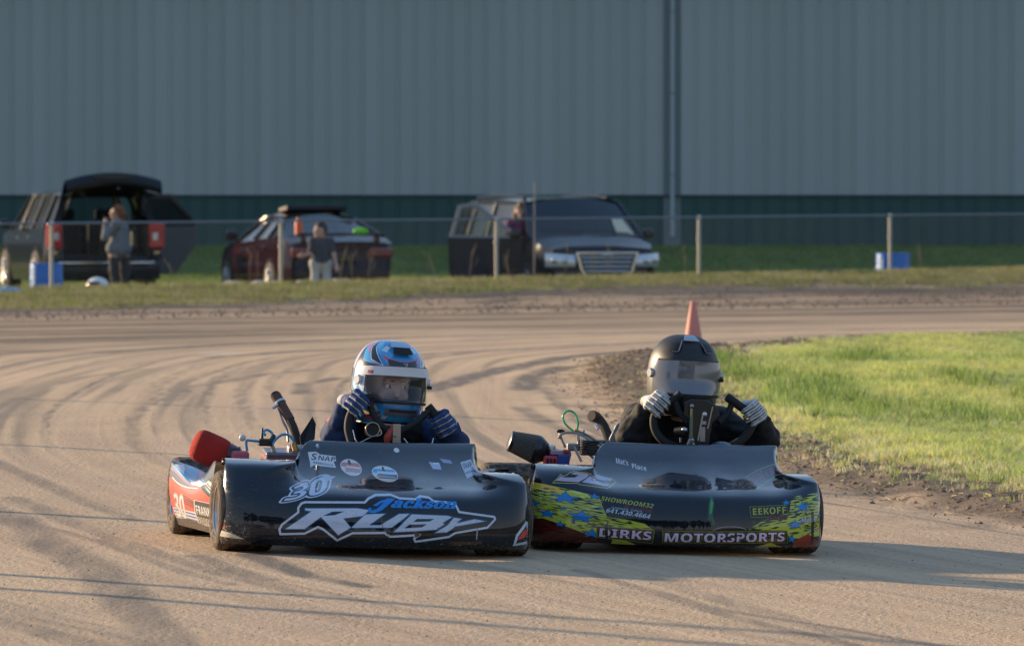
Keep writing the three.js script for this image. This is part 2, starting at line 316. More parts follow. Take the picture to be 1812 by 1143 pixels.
{
  const r = rng(77), L = [];
  while (L.length < 66000) {   // infield
    const d = 25 + Math.pow(r(), 1.25) * 38, x = 0.4 + r() * (0.0915 * d + 1.3), [s] = edge(x, d); if (s > -0.2) continue;
    const lim = -0.72 + 0.42 * fbm(x * 0.9, d * 0.35, 3) - 0.75 * sstep(36, 46, d) * sstep(3.5, 1.2, x), sparse = sstep(0.35, -0.5, s - lim);
    if (s > lim + 0.75 || r() > 0.05 + 0.95 * sparse) continue;
    const sc = (0.55 + 0.65 * r()) * mix(0.55, 1, sparse); L.push([x, groundH(x, d) - 0.004, -d, sc, r() * 6.28, grassTint(r, x, d, mix(0.75, 0.1, sparse)), sc * (0.85 + 0.3 * n2(x * 0.7, d * 0.2)) * mix(1, 0.6, sstep(46, 56, d))]);
    const e = L[L.length - 1]; if (e[6] < 0.3) e[6] = 0.3;
  }
  const C = []; while (C.length < 1500) { const d = 26 + Math.pow(r(), 1.2) * 22, x = 0.8 + r() * (0.0915 * d + 1), [s] = edge(x, d); if (s > -0.9 || n2(x * 0.55 + 7, d * 0.19) < 0.15) continue; const g = grassTint(r, x, d, 0.12); C.push([x, groundH(x, d) - 0.004, -d, 0.8 + 0.5 * r(), r() * 6.28, [g[0] * 0.5, g[1] * 0.62, g[2] * 0.5], 1.0 + 0.7 * r()]); }
  stuff('weed_clumps', tuftGeo(16, 0.095, 0.06, 13), leafMat, C);
  stuff('infield_grass', tuftGeo(13, 0.085, 0.05, 3), leafMat, L);
  const M = [];
  while (M.length < 38000) {   // verge before and behind the fence
    const x = -11 + r() * 22.5, t = -11 + r() * 17, d = fenceD(x) + t, g0 = t - grassFrom(x) + 1.6 * fbm(x * 0.5, d * 0.6, 3); if (g0 < -0.8 || r() > 0.1 + sstep(-0.8, 1.4, g0)) continue;
    const sc = 0.6 + 0.7 * r(); M.push([x, groundH(x, d) - 0.004, -d, sc, r() * 6.28, grassTint(r, x, d * 2, 0.55).map((v) => v * 0.5), sc * (t > -0.6 && t < 0.5 ? 1.25 : 0.8)]);
  }
  stuff('verge_grass', tuftGeo(12, 0.085, 0.09, 4), leafMat, M);
  const N = [];
  while (N.length < 30000) { const x = -14 + r() * 28, d = 92 + r() * 36.5; if (d < fenceD(x) + 6) continue; const sc = 0.8 + 0.6 * r(); N.push([x, hill(x, d) - 0.006, -d, sc, r() * 6.28, grassTint(r, x, d, 0.06).map((v, k) => v * [0.4, 0.5, 0.36][k]), sc * 0.8]); }
  stuff('lawn_grass', tuftGeo(12, 0.09, 0.1, 6), leafMat, N);
}
// loose clods and straw on the soil border and crumbs on the track
{
  const r = rng(31), g = new THREE.IcosahedronGeometry(1, 1), p = g.attributes.position;
  for (let i = 0; i < p.count; i++) { const v = V(p.getX(i), p.getY(i), p.getZ(i)), k = 1 + 0.35 * n3(v.x * 1.3, v.y * 1.3, v.z * 1.3); p.setXYZ(i, v.x * k, v.y * k * 0.7, v.z * k); }
  g.computeVertexNormals();
  const L = [], K = [];
  while (L.length < 11000) {
    const d = 20 + r() * 40, x = -0.5 + r() * 6, [s] = edge(x, d); if (s > 0.25 || s < -1.3 || x > d * 0.1) continue; if (s > 0 && r() > 0.25) continue;
    const q = 0.003 + 0.011 * Math.pow(r(), 4), k = 0.7 + 0.8 * r(); L.push([x, groundH(x, d) + q * 0.2, -d, q, r() * 6.28, [0.25 * k, 0.16 * k, 0.1 * k]]);
  }
  while (L.length < 15500) {
    const d = 15 + r() * 20, x = (r() - 0.5) * 0.2 * d, [s] = edge(x, d); if (s < 0) continue;
    const q = 0.0008 + 0.0032 * Math.pow(r(), 5), k = 0.55 + 0.9 * r(); L.push([x, groundH(x, d) + q * 0.2, -d, q, r() * 6.28, [0.3 * k, 0.21 * k, 0.14 * k]]);
  }
  while (L.length < 20500) {
    const x = -9 + r() * 18, t = -16 + r() * 14, d = fenceD(x) + t; if (t > grassFrom(x)) continue;
    const q = 0.006 + 0.016 * Math.pow(r(), 3), k = 0.7 + 0.8 * r(); L.push([x, groundH(x, d) + q * 0.2, -d, q, r() * 6.28, [0.2 * k, 0.135 * k, 0.088 * k]]);
  }
  stuff('dirt_crumbs', g, mat([1, 1, 1], 0.95), L);
  const straw = merge([box(0.05, 0.0025, 0.0025, 0.02, 0.003, 0, 0, 0, 0.1), box(0.035, 0.002, 0.002, -0.02, 0.004, 0.012, 0, 0.9, 0.15)]);
  while (K.length < 2600) { const d = 20 + r() * 36, x = -0.5 + r() * 6, [s] = edge(x, d); if (s > 0.1 || s < -1.4 || x > d * 0.1) continue; K.push([x, groundH(x, d) + 0.004, -d, 0.5 + 1.1 * r(), r() * 6.28, [0.42, 0.34, 0.2]]); }
  stuff('dry_straw', straw, mat([1, 1, 1], 0.9), K);
}
// ---------------------------------------------------------------- steel building
{
  const D = 129, top = 6.6, base = 0.33, wain = 1.13, P = 0.3875;
  const b = thing('metal_building', 'long grey ribbed steel building with dark green lower wall', 'building', 0, base, -D);
  const prof = [[0, 0], [0.285, 0], [0.305, 0.03], [0.345, 0.03], [0.365, 0], [P - 0.001, 0]];
  const strip = (h, y) => {
    const l = []; for (let i = 0; i < prof.length - 1; i++) { const [x0, z0] = prof[i], [x1, z1] = prof[i + 1]; l.push(quad([x0, y, z0], [x1, y, z0 * 0 + z1], [x1, y + h, z1], [x0, y + h, z0])); }
    return merge(l);
  };
  const up = strip(top - base - wain - 0.03, wain + 0.03), lo = strip(wain, 0.0);
  const grey = [0, 1, 2].map((k) => mat([0.375 + 0.012 * k, 0.405 + 0.012 * k, 0.378 + 0.012 * k], 0.6)), green = [0, 1].map((k) => mat([0.030, 0.085 + 0.005 * k, 0.078], 0.55));
  const r = rng(8);
  for (let i = -38; i < 38; i++) {
    const x = i * P - 0.14; if (Math.abs(x + P / 2 - 3.54) < 0.19) continue;
    part('wall_panel', up, grey[(r() * 3) | 0], b).position.set(x, 0, 0);
    part('wainscot_panel', lo, green[(r() * 2) | 0], b).position.set(x, 0, -0.01);
  }
  const X0 = -38 * P - 0.14, X1 = 38 * P - 0.14, dark = mat([0.19, 0.225, 0.225], 0.5);
  part('side_wall_panel', quad([-40, wain, -0.02], [X0, wain, -0.02], [X0, top - base, -0.02], [-40, top - base, -0.02]), grey[1], b);
  part('side_wall_panel', quad([X1, wain, -0.02], [40, wain, -0.02], [40, top - base, -0.02], [X1, top - base, -0.02]), grey[1], b);
  part('side_wainscot_panel', quad([-40, 0, -0.02], [X0, 0, -0.02], [X0, wain, -0.02], [-40, wain, -0.02]), green[0], b);
  part('side_wainscot_panel', quad([X1, 0, -0.02], [40, 0, -0.02], [40, wain, -0.02], [X1, wain, -0.02]), green[0], b);
  part('joint_channel', box(0.62, top - base, 0.04, 3.54, (top - base) / 2, -0.05), dark, b);
  part('downspout', rbox(0.10, top - base - 0.25, 0.09, 0.015, 3.545, (top - base) / 2 + 0.1, 0.03), mat([0.36, 0.41, 0.41], 0.5), b);
  for (const y of [1.6, 3.4, 5.2]) part('downspout_strap', box(0.16, 0.035, 0.1, 3.545, y, 0.03), dark, b);
  part('drip_cap', box(X1 - X0, 0.035, 0.05, (X0 + X1) / 2, wain + 0.012, 0.02), mat([0.02, 0.05, 0.05], 0.5), b);
  part('foundation', box(80, 0.5, 0.3, 0, -0.258, -0.16), mat([0.3, 0.3, 0.29], 0.9), b);
  part('end_wall', quad([-40, 0, 0], [-40, 0, -30], [-40, top - base, -30], [-40, top - base, 0]), grey[0], b);
  part('end_wall', quad([40, 0, 0], [40, 0, -30], [40, top - base, -30], [40, top - base, 0]), grey[0], b);
  part('rear_wall', quad([-40, 0, -30], [40, 0, -30], [40, top - base, -30], [-40, top - base, -30]), grey[0], b);
  part('roof', quad([-40.4, top - base, 0.3], [40.4, top - base, 0.3], [40.4, top - base + 1.2, -15], [-40.4, top - base + 1.2, -15]), mat([0.4, 0.4, 0.4], 0.5), b);
  part('roof', quad([-40.4, top - base, -30.3], [40.4, top - base, -30.3], [40.4, top - base + 1.2, -15], [-40.4, top - base + 1.2, -15]), mat([0.4, 0.4, 0.4], 0.5), b);
  part('gutter', box(80.6, 0.14, 0.14, 0, top - base - 0.05, 0.34), dark, b);
}
// ---------------------------------------------------------------- chain-link fence
const railM = mat([0.22, 0.24, 0.26], 0.6, 0.3), galv = mat([0.50, 0.49, 0.46], 0.45, 0.35), galvDull = mat([0.34, 0.36, 0.38], 0.5, 0.3);
{
  const f = thing('chain_link_fence', 'chain-link fence with steel posts and top rail along the grass verge', 'fence', 0, 0, 0);
  const topAt = (x) => 1.075 + 0.0073 * x, xs = []; for (let i = -4; i <= 5; i++) xs.push(-0.23 + 3.06 * i);
  for (const x of xs) {
    const d = fenceD(x), y0 = hill(x, d) - 0.25;
    const p = part('post', rod(V(x, y0, -d), V(x, topAt(x) - 0.02, -d), 0.026, 0.026, 14), mat([0.56, 0.5, 0.40], 0.6, 0.1), f);
    part('post_cap', ball(0.042, x, topAt(x) - 0.005, -d, 1, 0.8, 1, 12), galv, p);
    part('tie_band', rod(V(x, topAt(x) - 0.33, -d), V(x, topAt(x) - 0.36, -d), 0.038, 0.038, 12), galvDull, p);
  }
  for (let i = 0; i < xs.length - 1; i++) { const a = xs[i], b = xs[i + 1]; part('top_rail', rod(V(a, topAt(a), -fenceD(a)), V(b, topAt(b), -fenceD(b)), 0.016, 0.016, 10), railM, f); }
  const wires = [], xa = xs[0], xb = xs[xs.length - 1], step = 0.08;
  for (let x = xa - 1.1; x < xb; x += step) for (const s of [1, -1]) {
    const P = (u) => { const px = x + u * 1.02; const y0 = hill(px, fenceD(px)); const v = s > 0 ? u : 1 - u; return V(px, mix(y0, topAt(px), v), -fenceD(px) + 0.03 * 1); };
    const u0 = clamp((xa - x) / 1.02), u1 = clamp((xb - x) / 1.02); if (u1 - u0 < 0.02) continue;
    wires.push(rod(P(u0), P(u1), 0.0010, 0.0010, 4, true));
  }
  const m = part('wire_mesh', merge(wires), mat([0.26, 0.28, 0.29], 0.6, 0.3), f); m.userData.kind = 'stuff';
}
// ---------------------------------------------------------------- parked vehicles
const rubber = mat([0.022, 0.021, 0.020], 0.85), rimMat = mat([0.45, 0.46, 0.47], 0.3, 0.85), blackTrim = mat([0.010, 0.010, 0.011], 0.2), cabin = mat([0.02, 0.02, 0.022], 0.8), chrome = mat([0.62, 0.64, 0.66], 0.16, 1);
const paint = (c) => phys(c, 0.09, { specularIntensity: 0.6 });
const autoGlass = phys([0.50, 0.56, 0.56], 0.02, { transmission: 0.92, thickness: 0, ior: 1.5 });
const darkGlass = phys([0.05, 0.06, 0.06], 0.03, { transmission: 0.6, thickness: 0, ior: 1.35 });
const redLens = phys([0.60, 0.018, 0.024], 0.12, { clearcoat: 1 }), clearLens = phys([0.62, 0.66, 0.68], 0.08, { clearcoat: 1, metalness: 0.5 });
function roadWheel(parent, x, z, r, w) {
  const s = Math.sign(x), t = part('wheel', tf(lathe([[r * 0.6, -w / 2], [r * 0.92, -w / 2], [r, -w / 2 + 0.03], [r, w / 2 - 0.03], [r * 0.92, w / 2], [r * 0.6, w / 2]], 28), x, r, z, 0, 0, Math.PI / 2), rubber, parent);
  part('rim', tf(lathe([[0.001, 0.02], [r * 0.16, 0.025], [r * 0.5, -0.01], [r * 0.63, 0.03], [r * 0.64, -0.06]], 24), x + s * (w / 2 - 0.02), r, z, 0, 0, -s * Math.PI / 2), rimMat, t);
  for (let k = 0; k < 5; k++) { const a = k * 1.2566; part('spoke', rod(V(x + s * w / 2, r + Math.sin(a) * r * 0.12, z + Math.cos(a) * r * 0.12), V(x + s * (w / 2 - 0.005), r + Math.sin(a) * r * 0.6, z + Math.cos(a) * r * 0.6), 0.028, 0.022, 6), rimMat, t); }
}
function makeCar(o, c) {
  const { W, zr, zf, bot, body } = c, hw = W / 2, belt = c.belt, plan = (z) => { const e = Math.max(sstep(zf - 0.75, zf + 0.08, z), sstep(zr + 0.5, zr - 0.12, z)); return 1 - (c.round ?? 0.16) * e * e; };
  const bulge = (v) => 0.93 + 0.07 * Math.sin(Math.PI * clamp(0.15 + v * 0.62)) - 0.03 * v * v;
  const side = (s, z, v) => { const y = mix(bot, belt(z), v); return [s * hw * plan(z) * bulge(v), y, z]; };
  for (const s of [-1, 1]) part('body_side', patch((u, v) => side(s, mix(zr, zf, u), v), 36, 10), body, o);
  const topx = (z) => hw * plan(z) * bulge(1);
  part('hood', patch((u, v) => { const z = mix(c.cowl, zf, v), q = 2 * u - 1; return [q * topx(z), belt(z) + (c.hoodCrown ?? 0.07) * (1 - q ** 4) * (1 - 0.55 * v), z]; }, 16, 10), body, o);
  const bow = (q) => (c.bow ?? 0.16) * (1 - q * q);
  part('front_bumper', patch((u, v) => { const q = 2 * u - 1, z = zf + bow(q) * Math.sin(Math.PI * (0.2 + 0.55 * (1 - v))) + 0.03 * Math.sin(v * 9); return [q * topx(zf) * mix(0.96, 1, v), mix(bot, belt(zf) + (c.hoodCrown ?? 0.07) * 0.45 * (1 - q ** 4), v), z - 0.06 * (1 - v)]; }, 18, 12), body, o);
  if (!c.openRear) part('rear_bumper', patch((u, v) => { const q = 2 * u - 1; return [q * topx(zr), mix(bot, belt(zr), v), zr - 0.12 * (1 - q * q) - 0.07 * Math.sin(Math.PI * clamp(v * 1.6))]; }, 16, 10), body, o);
  part('underbody', box(W * 0.86, 0.06, zf - zr - 0.25, 0, bot + 0.02, (zf + zr) / 2), blackTrim, o);
  // cabin
  const rw = c.roofHalf, ry = c.roofY, bx = (z) => topx(z) * 0.985;
  const A0 = [bx(c.cowl), belt(c.cowl), c.cowl], A1 = [rw, ry - 0.05, c.roofFront], C1 = [rw * 0.97, ry - 0.06, c.roofRear], C0 = [bx(c.tail) * 0.97, belt(c.tail), c.tail];
  const m1 = ([x, y, z]) => [-x, y, z];
  part('roof', patch((u, v) => { const q = 2 * u - 1, z = mix(c.roofRear - 0.02, c.roofFront + 0.04, v); return [q * (rw + 0.02), ry - 0.05 + 0.07 * (1 - q ** 4) + 0.03 * Math.sin(Math.PI * v), z]; }, 16, 10), c.roofMat || body, o);
  part('windshield', quad(m1(A0), A0, A1, m1(A1), 8, 0.09), c.frontGlass || autoGlass, o);
  if (!c.openRear) part('rear_window', quad(C0, m1(C0), m1(C1), C1, 8, 0.07), c.glass, o);
  const zs = c.splits;   // pillar places along the belt, front to rear
  const roofZ = (z) => clamp(mix(c.roofRear, c.roofFront, (z - c.tail) / (c.cowl - c.tail)), c.roofRear, c.roofFront);
  for (const s of [-1, 1]) {
    const P = (z) => [s * bx(z), belt(z), z], R = (z) => { const q = z >= c.cowl - 1e-6 ? A1 : z <= c.tail + 1e-6 ? C1 : [rw, ry - 0.05, mix(roofZ(z), z, c.upright ?? 0.6)]; return [s * q[0], q[1], clamp(q[2], c.roofRear, c.roofFront)]; };
    part('window_frame', rod(V(...R(c.cowl)), V(...R(c.tail)), 0.03, 0.03, 8), c.trim || body, o);
    for (let i = 0; i < zs.length; i++) part('pillar', rod(V(...P(zs[i])), V(...R(zs[i])), i === 0 ? 0.038 : 0.045, 0.035, 8), i === 0 || i === zs.length - 1 ? body : c.trim || body, o);
    for (let i = 0; i < zs.length - 1; i++) if (!(c.noWindow && c.noWindow(s, i))) part('side_window', quad(P(zs[i + 1]), P(zs[i]), R(zs[i]), R(zs[i + 1]), 4, 0.015 * s), c.glass, o);
    for (const z of c.wheels) {
      part('wheel_arch', tf(new THREE.CylinderGeometry(c.wr * 1.2, c.wr * 1.2, 0.2, 28), s * (hw * 0.975 - 0.085), c.wr, z, 0, 0, Math.PI / 2), blackTrim, o);
      roadWheel(o, s * (hw - 0.1), z, c.wr, 0.22);
    }
    for (const z of c.handles || []) part('door_handle', rbox(0.035, 0.035, 0.2, 0.015, s * (hw * 0.985 + 0.005), belt(z) - 0.14, z), c.handleMat || chrome, o);
    const mz = c.cowl - 0.28; part('wing_mirror', rbox(0.2, 0.15, 0.12, 0.05, s * (hw + 0.1), belt(mz) + 0.1, mz), c.mirrorMat || body, o);
  }
  for (const [x, z] of c.seats || []) { const st = part('seat', rbox(0.5, 0.62, 0.16, 0.06, x, belt(0) - 0.18, z, 0.12 * 0), cabin, o); part('headrest', rbox(0.27, 0.18, 0.1, 0.04, x, belt(0) + 0.25, z - 0.04), cabin, st); }
  return o;
}
// dark utility vehicle with its tailgate up
{
  const o = thing('utility_vehicle', 'dark grey utility vehicle with open tailgate and an open rear side door', 'car', -7.36, -0.25, -98.9, Math.PI + 0.26);
  const body = paint([0.014, 0.016, 0.019]), belt = (z) => 1.10 + 0.05 * sstep(1.2, -2.3, z) - 0.13 * sstep(1.2, 2.5, z);
  makeCar(o, { W: 1.98, zr: -2.42, zf: 2.45, bot: 0.27, body, belt, cowl: 1.15, roofFront: 0.4, roofRear: -2.2, tail: -2.38, roofY: 1.74, roofHalf: 0.70, glass: darkGlass, splits: [1.15, 0.15, -0.85, -1.85, -2.38], wheels: [1.5, -1.38], wr: 0.39, upright: 0.9, openRear: true, handles: [0.3, -0.7], seats: [[0.4, -0.1], [-0.4, -0.1], [0.42, -1.15], [-0.42, -1.15]], noWindow: (s, i) => s < 0 && i === 1, trim: blackTrim });
  part('rear_bumper', patch((u, v) => { const q = 2 * u - 1; return [q * 0.93, mix(0.3, 0.66, v), -2.42 - 0.16 * (1 - q ** 4) * Math.sin(Math.PI * clamp(0.2 + v * 0.75))]; }, 14, 8), body, o);
  part('bumper_strip', rbox(1.62, 0.05, 0.05, 0.02, 0, 0.57, -2.585), chrome, o);
  part('cargo_floor', box(1.6, 0.05, 1.3, 0, 0.66, -1.8), cabin, o);
  for (const s of [-1, 1]) {
    part('cargo_trim', quad([s * 0.82, 0.66, -2.4], [s * 0.82, 0.66, -1.2], [s * 0.76, 1.2, -1.2], [s * 0.76, 1.2, -2.4]), cabin, o);
    const q = part('rear_quarter', quad([s * 0.95, 0.62, -2.44], [s * 0.72, 0.62, -2.5], [s * 0.70, 1.2, -2.47], [s * 0.91, 1.2, -2.42], 3, 0.01), body, o);
    part('tail_light', rbox(0.27, 0.44, 0.12, 0.05, s * 0.86, 1.02, -2.47, 0, s * 0.25), redLens, q);
    part('tail_light_lens', rbox(0.1, 0.14, 0.05, 0.02, s * 0.83, 1.0, -2.525, 0, s * 0.25), clearLens, q);
    part('reflector', rbox(0.09, 0.05, 0.02, 0.01, s * 0.86, 0.74, -2.51, 0, s * 0.2), mat([0.75, 0.55, 0.3], 0.1, 0.7), q);
    part('gas_strut', rod(V(s * 0.66, 1.35, -2.3), V(s * 0.6, 1.78, -2.75), 0.014, 0.01, 8), rimMat, o);
    part('rear_pillar_trim', quad([s * 0.9, 1.16, -2.43], [s * 0.76, 1.16, -2.43], [s * 0.6, 1.66, -2.23], [s * 0.69, 1.68, -2.23]), cabin, o);
  }
  // tailgate, hinged at the rear of the roof
  const gx = (q) => q * 0.8, gy = (q) => -0.13 * q * q;
  const gate = part('tailgate', patch((u, v) => { const q = 2 * u - 1, a = 0.32, l = v * 1.0; return [gx(q) * (0.86 + 0.14 * v), 1.74 + l * Math.sin(a) + gy(q) * (0.35 + 0.65 * v) + 0.04 * Math.sin(v * 3.1), -2.2 - l * Math.cos(a)]; }, 18, 8), body, o);
  part('tailgate_end', patch((u, v) => { const q = 2 * u - 1; return [gx(q), 2.05 - 0.22 * v + gy(q), -3.15 - 0.1 * Math.sin(v * 2.6)]; }, 18, 6), body, gate);
  part('plate_recess', box(0.62, 0.06, 0.03, 0.02, 1.985, -3.24), blackTrim, gate);
  part('tailgate_lining', patch((u, v) => { const q = (2 * u - 1) * 0.97, a = 0.28, l = v * 0.98; return [gx(q) * (0.86 + 0.14 * v), 1.66 + l * 0.16 + gy(q) * (0.35 + 0.65 * v), -2.2 - l * Math.cos(a)]; }, 18, 6), blackTrim, gate);
  part('license_lamp', ball(0.03, -0.1, 1.8, -3.1, 1, 0.5, 1, 8), clearLens, gate);
  // right rear door, swung out
  const dg = new THREE.Group(); dg.name = 'rear_door'; o.add(dg); dg.position.set(-0.95, 0, 0.12); dg.rotation.y = Math.PI + 0.22;
  part('door_panel', extr([[0, 0.36], [0.78, 0.38], [0.98, 0.62], [1.16, 0.86], [1.17, 1.13], [0, 1.12]], 0.07, 0.02), mat([0.06, 0.062, 0.065], 0.6), dg);
  part('window_frame', extr([[0, 1.13], [1.18, 1.14], [1.1, 1.32], [0.72, 1.70], [0, 1.71]], 0.04, 0.01, [[0.06, 1.17], [1.08, 1.18], [1.02, 1.3], [0.69, 1.64], [0.06, 1.65]]), blackTrim, dg);
  part('door_glass', tf(new THREE.ShapeGeometry(new THREE.Shape([[0.05, 1.16], [1.1, 1.17], [1.03, 1.31], [0.7, 1.65], [0.05, 1.66]].map((p) => new THREE.Vector2(...p)))), 0, 0, 0.02), darkGlass, dg);
  part('door_pull', rbox(0.16, 0.03, 0.03, 0.01, 0.95, 1.0, -0.05), chrome, dg);
}
// dark red saloon
{
  const o = thing('sedan_car', 'dark maroon sedan seen from behind, parked behind the fence', 'car', -3.36, -0.25, -93.8, Math.PI + 0.29);
  const body = paint([0.018, 0.005, 0.009]), belt = (z) => 0.93 + 0.08 * sstep(0.8, -1.6, z) - 0.17 * sstep(0.9, 2.35, z) - 0.1 * sstep(-1.9, -2.45, z);
  makeCar(o, { W: 1.84, zr: -2.35, zf: 2.3, bot: 0.2, body, belt, cowl: 0.95, roofFront: 0.15, roofRear: -0.95, tail: -1.72, roofY: 1.38, roofHalf: 0.56, glass: autoGlass, splits: [0.95, -0.25, -1.2, -1.72], wheels: [1.4, -1.4], wr: 0.32, upright: 0.8, handles: [-0.1, -1.0], handleMat: body, seats: [[0.36, -0.3], [-0.36, -0.3], [0.36, -1.15], [-0.36, -1.15]] });
  part('trunk_lid', patch((u, v) => { const z = mix(-2.36, -1.7, v), q = 2 * u - 1; return [q * 0.84, belt(z) + 0.035 * (1 - q ** 4), z]; }, 14, 6), body, o);
  const sp = part('spoiler', rbox(1.42, 0.045, 0.2, 0.02, 0, 1.07, -2.3), blackTrim, o);
  for (const s of [-1, 1]) part('spoiler_foot', rbox(0.09, 0.12, 0.12, 0.02, s * 0.6, 1.0, -2.28), blackTrim, sp);
  for (const s of [-1, 1]) part('tail_light', rbox(0.42, 0.16, 0.09, 0.04, s * 0.62, 0.78, -2.41, 0, s * 0.12), phys([0.16, 0.01, 0.015], 0.15, { clearcoat: 1 }), o);
  part('plate_recess', rbox(0.5, 0.16, 0.03, 0.01, 0, 0.72, -2.53), blackTrim, o);
  part('sunroof_visor', rbox(1.0, 0.09, 0.55, 0.03, -0.02, 1.46, -0.55, 0.08), mat([0.012, 0.012, 0.013], 0.6), o);
  const bx = thing('drink_bottle', 'orange bottle standing on the maroon trunk lid', 'bottle', -2.98 - 0.36, 0.80, -91.45);
  part('bottle_body', lathe([[0.001, 0], [0.06, 0], [0.065, 0.02], [0.062, 0.2], [0.04, 0.235], [0.001, 0.235]], 18), mat([0.75, 0.12, 0.02], 0.45), bx);
  part('bottle_cap', tf(new THREE.CylinderGeometry(0.032, 0.036, 0.05, 14), 0, 0.26, 0), mat([0.6, 0.1, 0.02], 0.5), bx);
  const gx = thing('green_bag', 'bright green cloth bundle at the edge of the maroon trunk', 'bag', -2.38, 0.82, -91.6);
  part('bag_body', sdfMesh(blend([cap(-0.07, 0.04, 0, 0.08, 0.045, 0.01, 0.05, 0.045), cap(-0.02, 0.07, -0.02, 0.04, 0.075, 0.02, 0.035, 0.03)], 0.03), [-0.16, -0.03, -0.1], [0.17, 0.14, 0.1], 0.014), mat([0.16, 0.62, 0.03], 0.6), gx);
}
// black van facing the track
{
  const B = 0.29, o = thing('minivan', 'black minivan facing the track with its front side door open', 'car', 0.72, -0.25, -93.45, B); o.scale.y = 0.94;
  const body = paint([0.006, 0.009, 0.016]), belt = (z) => 1.05 + 0.06 * sstep(1.4, -2.5, z) - 0.17 * sstep(1.5, 2.55, z), silver = mat([0.24, 0.25, 0.26], 0.4, 0.5);
  makeCar(o, { W: 2.0, zr: -2.55, zf: 2.42, bot: 0.22, body, belt, cowl: 1.62, roofFront: 0.78, roofRear: -2.35, tail: -2.5, roofY: 1.72, roofHalf: 0.76, glass: darkGlass, frontGlass: phys([0.02, 0.03, 0.035], 0.03, { transmission: 0.3, thickness: 0, ior: 1.45 }), splits: [1.62, 0.55, -0.75, -1.85, -2.5], wheels: [1.62, -1.45], wr: 0.34, upright: 0.9, trim: blackTrim, seats: [[0.45, 0.3], [-0.45, 0.25], [0.45, -0.8], [-0.45, -0.8]], noWindow: (s, i) => s < 0 && i === 0, mirrorMat: blackTrim, hoodCrown: 0.1, bow: 0.2 });
  for (const s of [-1, 1]) {
    const r = part('roof_rail', tube([[s * 0.68, 1.71, 0.5], [s * 0.68, 1.76, 0.2], [s * 0.68, 1.78, -1.0], [s * 0.68, 1.75, -2.2]], 0.018, 20, 6), blackTrim, o);
    part('roof_rail_foot', rbox(0.05, 0.09, 0.1, 0.02, s * 0.68, 1.735, 0.45), blackTrim, r);
    const h = part('headlight', patch((u, v) => { const q = mix(0.50, 0.93, u); return [s * q, mix(0.60, 0.80 + 0.03 * u, v), 2.43 + 0.2 * (1 - q * q) * Math.sin(Math.PI * (0.2 + 0.55 * (1 - (v * 0.32 + 0.55)))) + 0.03 + 0.02 * Math.sin(v * 3.1) - 0.10 * sstep(0.6, 1, u)]; }, 8, 5), clearLens, o);
    part('headlight_bulb', ball(0.05, s * 0.82, 0.71, 2.53, 1, 1, 0.6, 12), chrome, h);
    part('headlight_bulb', ball(0.045, s * 0.66, 0.70, 2.585, 1, 1, 0.6, 12), chrome, h);
    part('fog_lamp', rod(V(s * 0.72, 0.42, 2.5), V(s * 0.72, 0.42, 2.56), 0.06, 0.06, 16), clearLens, o);
  }
  const gz = 2.66, gp = [[-0.47, 0.82], [0.47, 0.82], [0.40, 0.56], [0.34, 0.46], [-0.34, 0.46], [-0.40, 0.56]];
  const gr = part('grille', tf(extr(gp.map(([x, y]) => [x * 1.08, mix(0.64, y, 1.1)]), 0.03, 0.01, gp), 0, 0, gz - 0.02), chrome, o);
  part('grille_back', tf(extr(gp, 0.01, 0), 0, 0, gz - 0.03), blackTrim, gr);
  for (let k = 0; k < 4; k++) part('grille_bar', rbox(0.86 - 0.05 * k, 0.024, 0.03, 0.008, 0, 0.755 - 0.076 * k, gz, -0.5), mat([0.62, 0.68, 0.74], 0.3, 0.5), gr);
  part('badge', rbox(0.2, 0.04, 0.03, 0.015, 0, 0.815, gz + 0.02), chrome, gr);
  part('wiper', rod(V(-0.1, 1.17, 1.66), V(-0.75, 1.2, 1.58), 0.01, 0.008, 6), blackTrim, o);
  part('wiper', rod(V(0.7, 1.15, 1.62), V(0.08, 1.2, 1.66), 0.01, 0.008, 6), blackTrim, o);
  part('sun_shade', quad([0.50, 1.15, 1.60], [0.80, 1.13, 1.55], [0.68, 1.42, 1.22], [0.50, 1.42, 1.25]), mat([0.62, 0.56, 0.42], 0.8), o);
  const dg = new THREE.Group(); dg.name = 'front_door'; o.add(dg); dg.position.set(-0.98, 0, 1.35); dg.rotation.y = Math.PI - 0.62;
  part('door_panel', extr([[0.04, 0.3], [1.1, 0.3], [1.2, 0.5], [1.22, 1.06], [0, 1.05]], 0.09, 0.025), body, dg);
  part('window_frame', extr([[0.02, 1.07], [1.22, 1.08], [1.06, 1.62], [0.78, 1.66]], 0.04, 0.01, [[0.16, 1.11], [1.15, 1.11], [1.01, 1.57], [0.79, 1.6]]), silver, dg);
  part('door_glass', tf(new THREE.ShapeGeometry(new THREE.Shape([[0.14, 1.1], [1.16, 1.1], [1.02, 1.58], [0.79, 1.61]].map((p) => new THREE.Vector2(...p)))), 0, 0, 0.02), autoGlass, dg);
  part('side_molding', rbox(1.12, 0.05, 0.02, 0.008, 0.6, 0.5, 0.125), silver, dg);
  part('door_handle', rbox(0.2, 0.04, 0.03, 0.012, 1.02, 0.92, 0.125), chrome, dg);
  part('wing_mirror', rbox(0.2, 0.16, 0.13, 0.05, 0.2, 1.14, 0.2), blackTrim, dg);
}
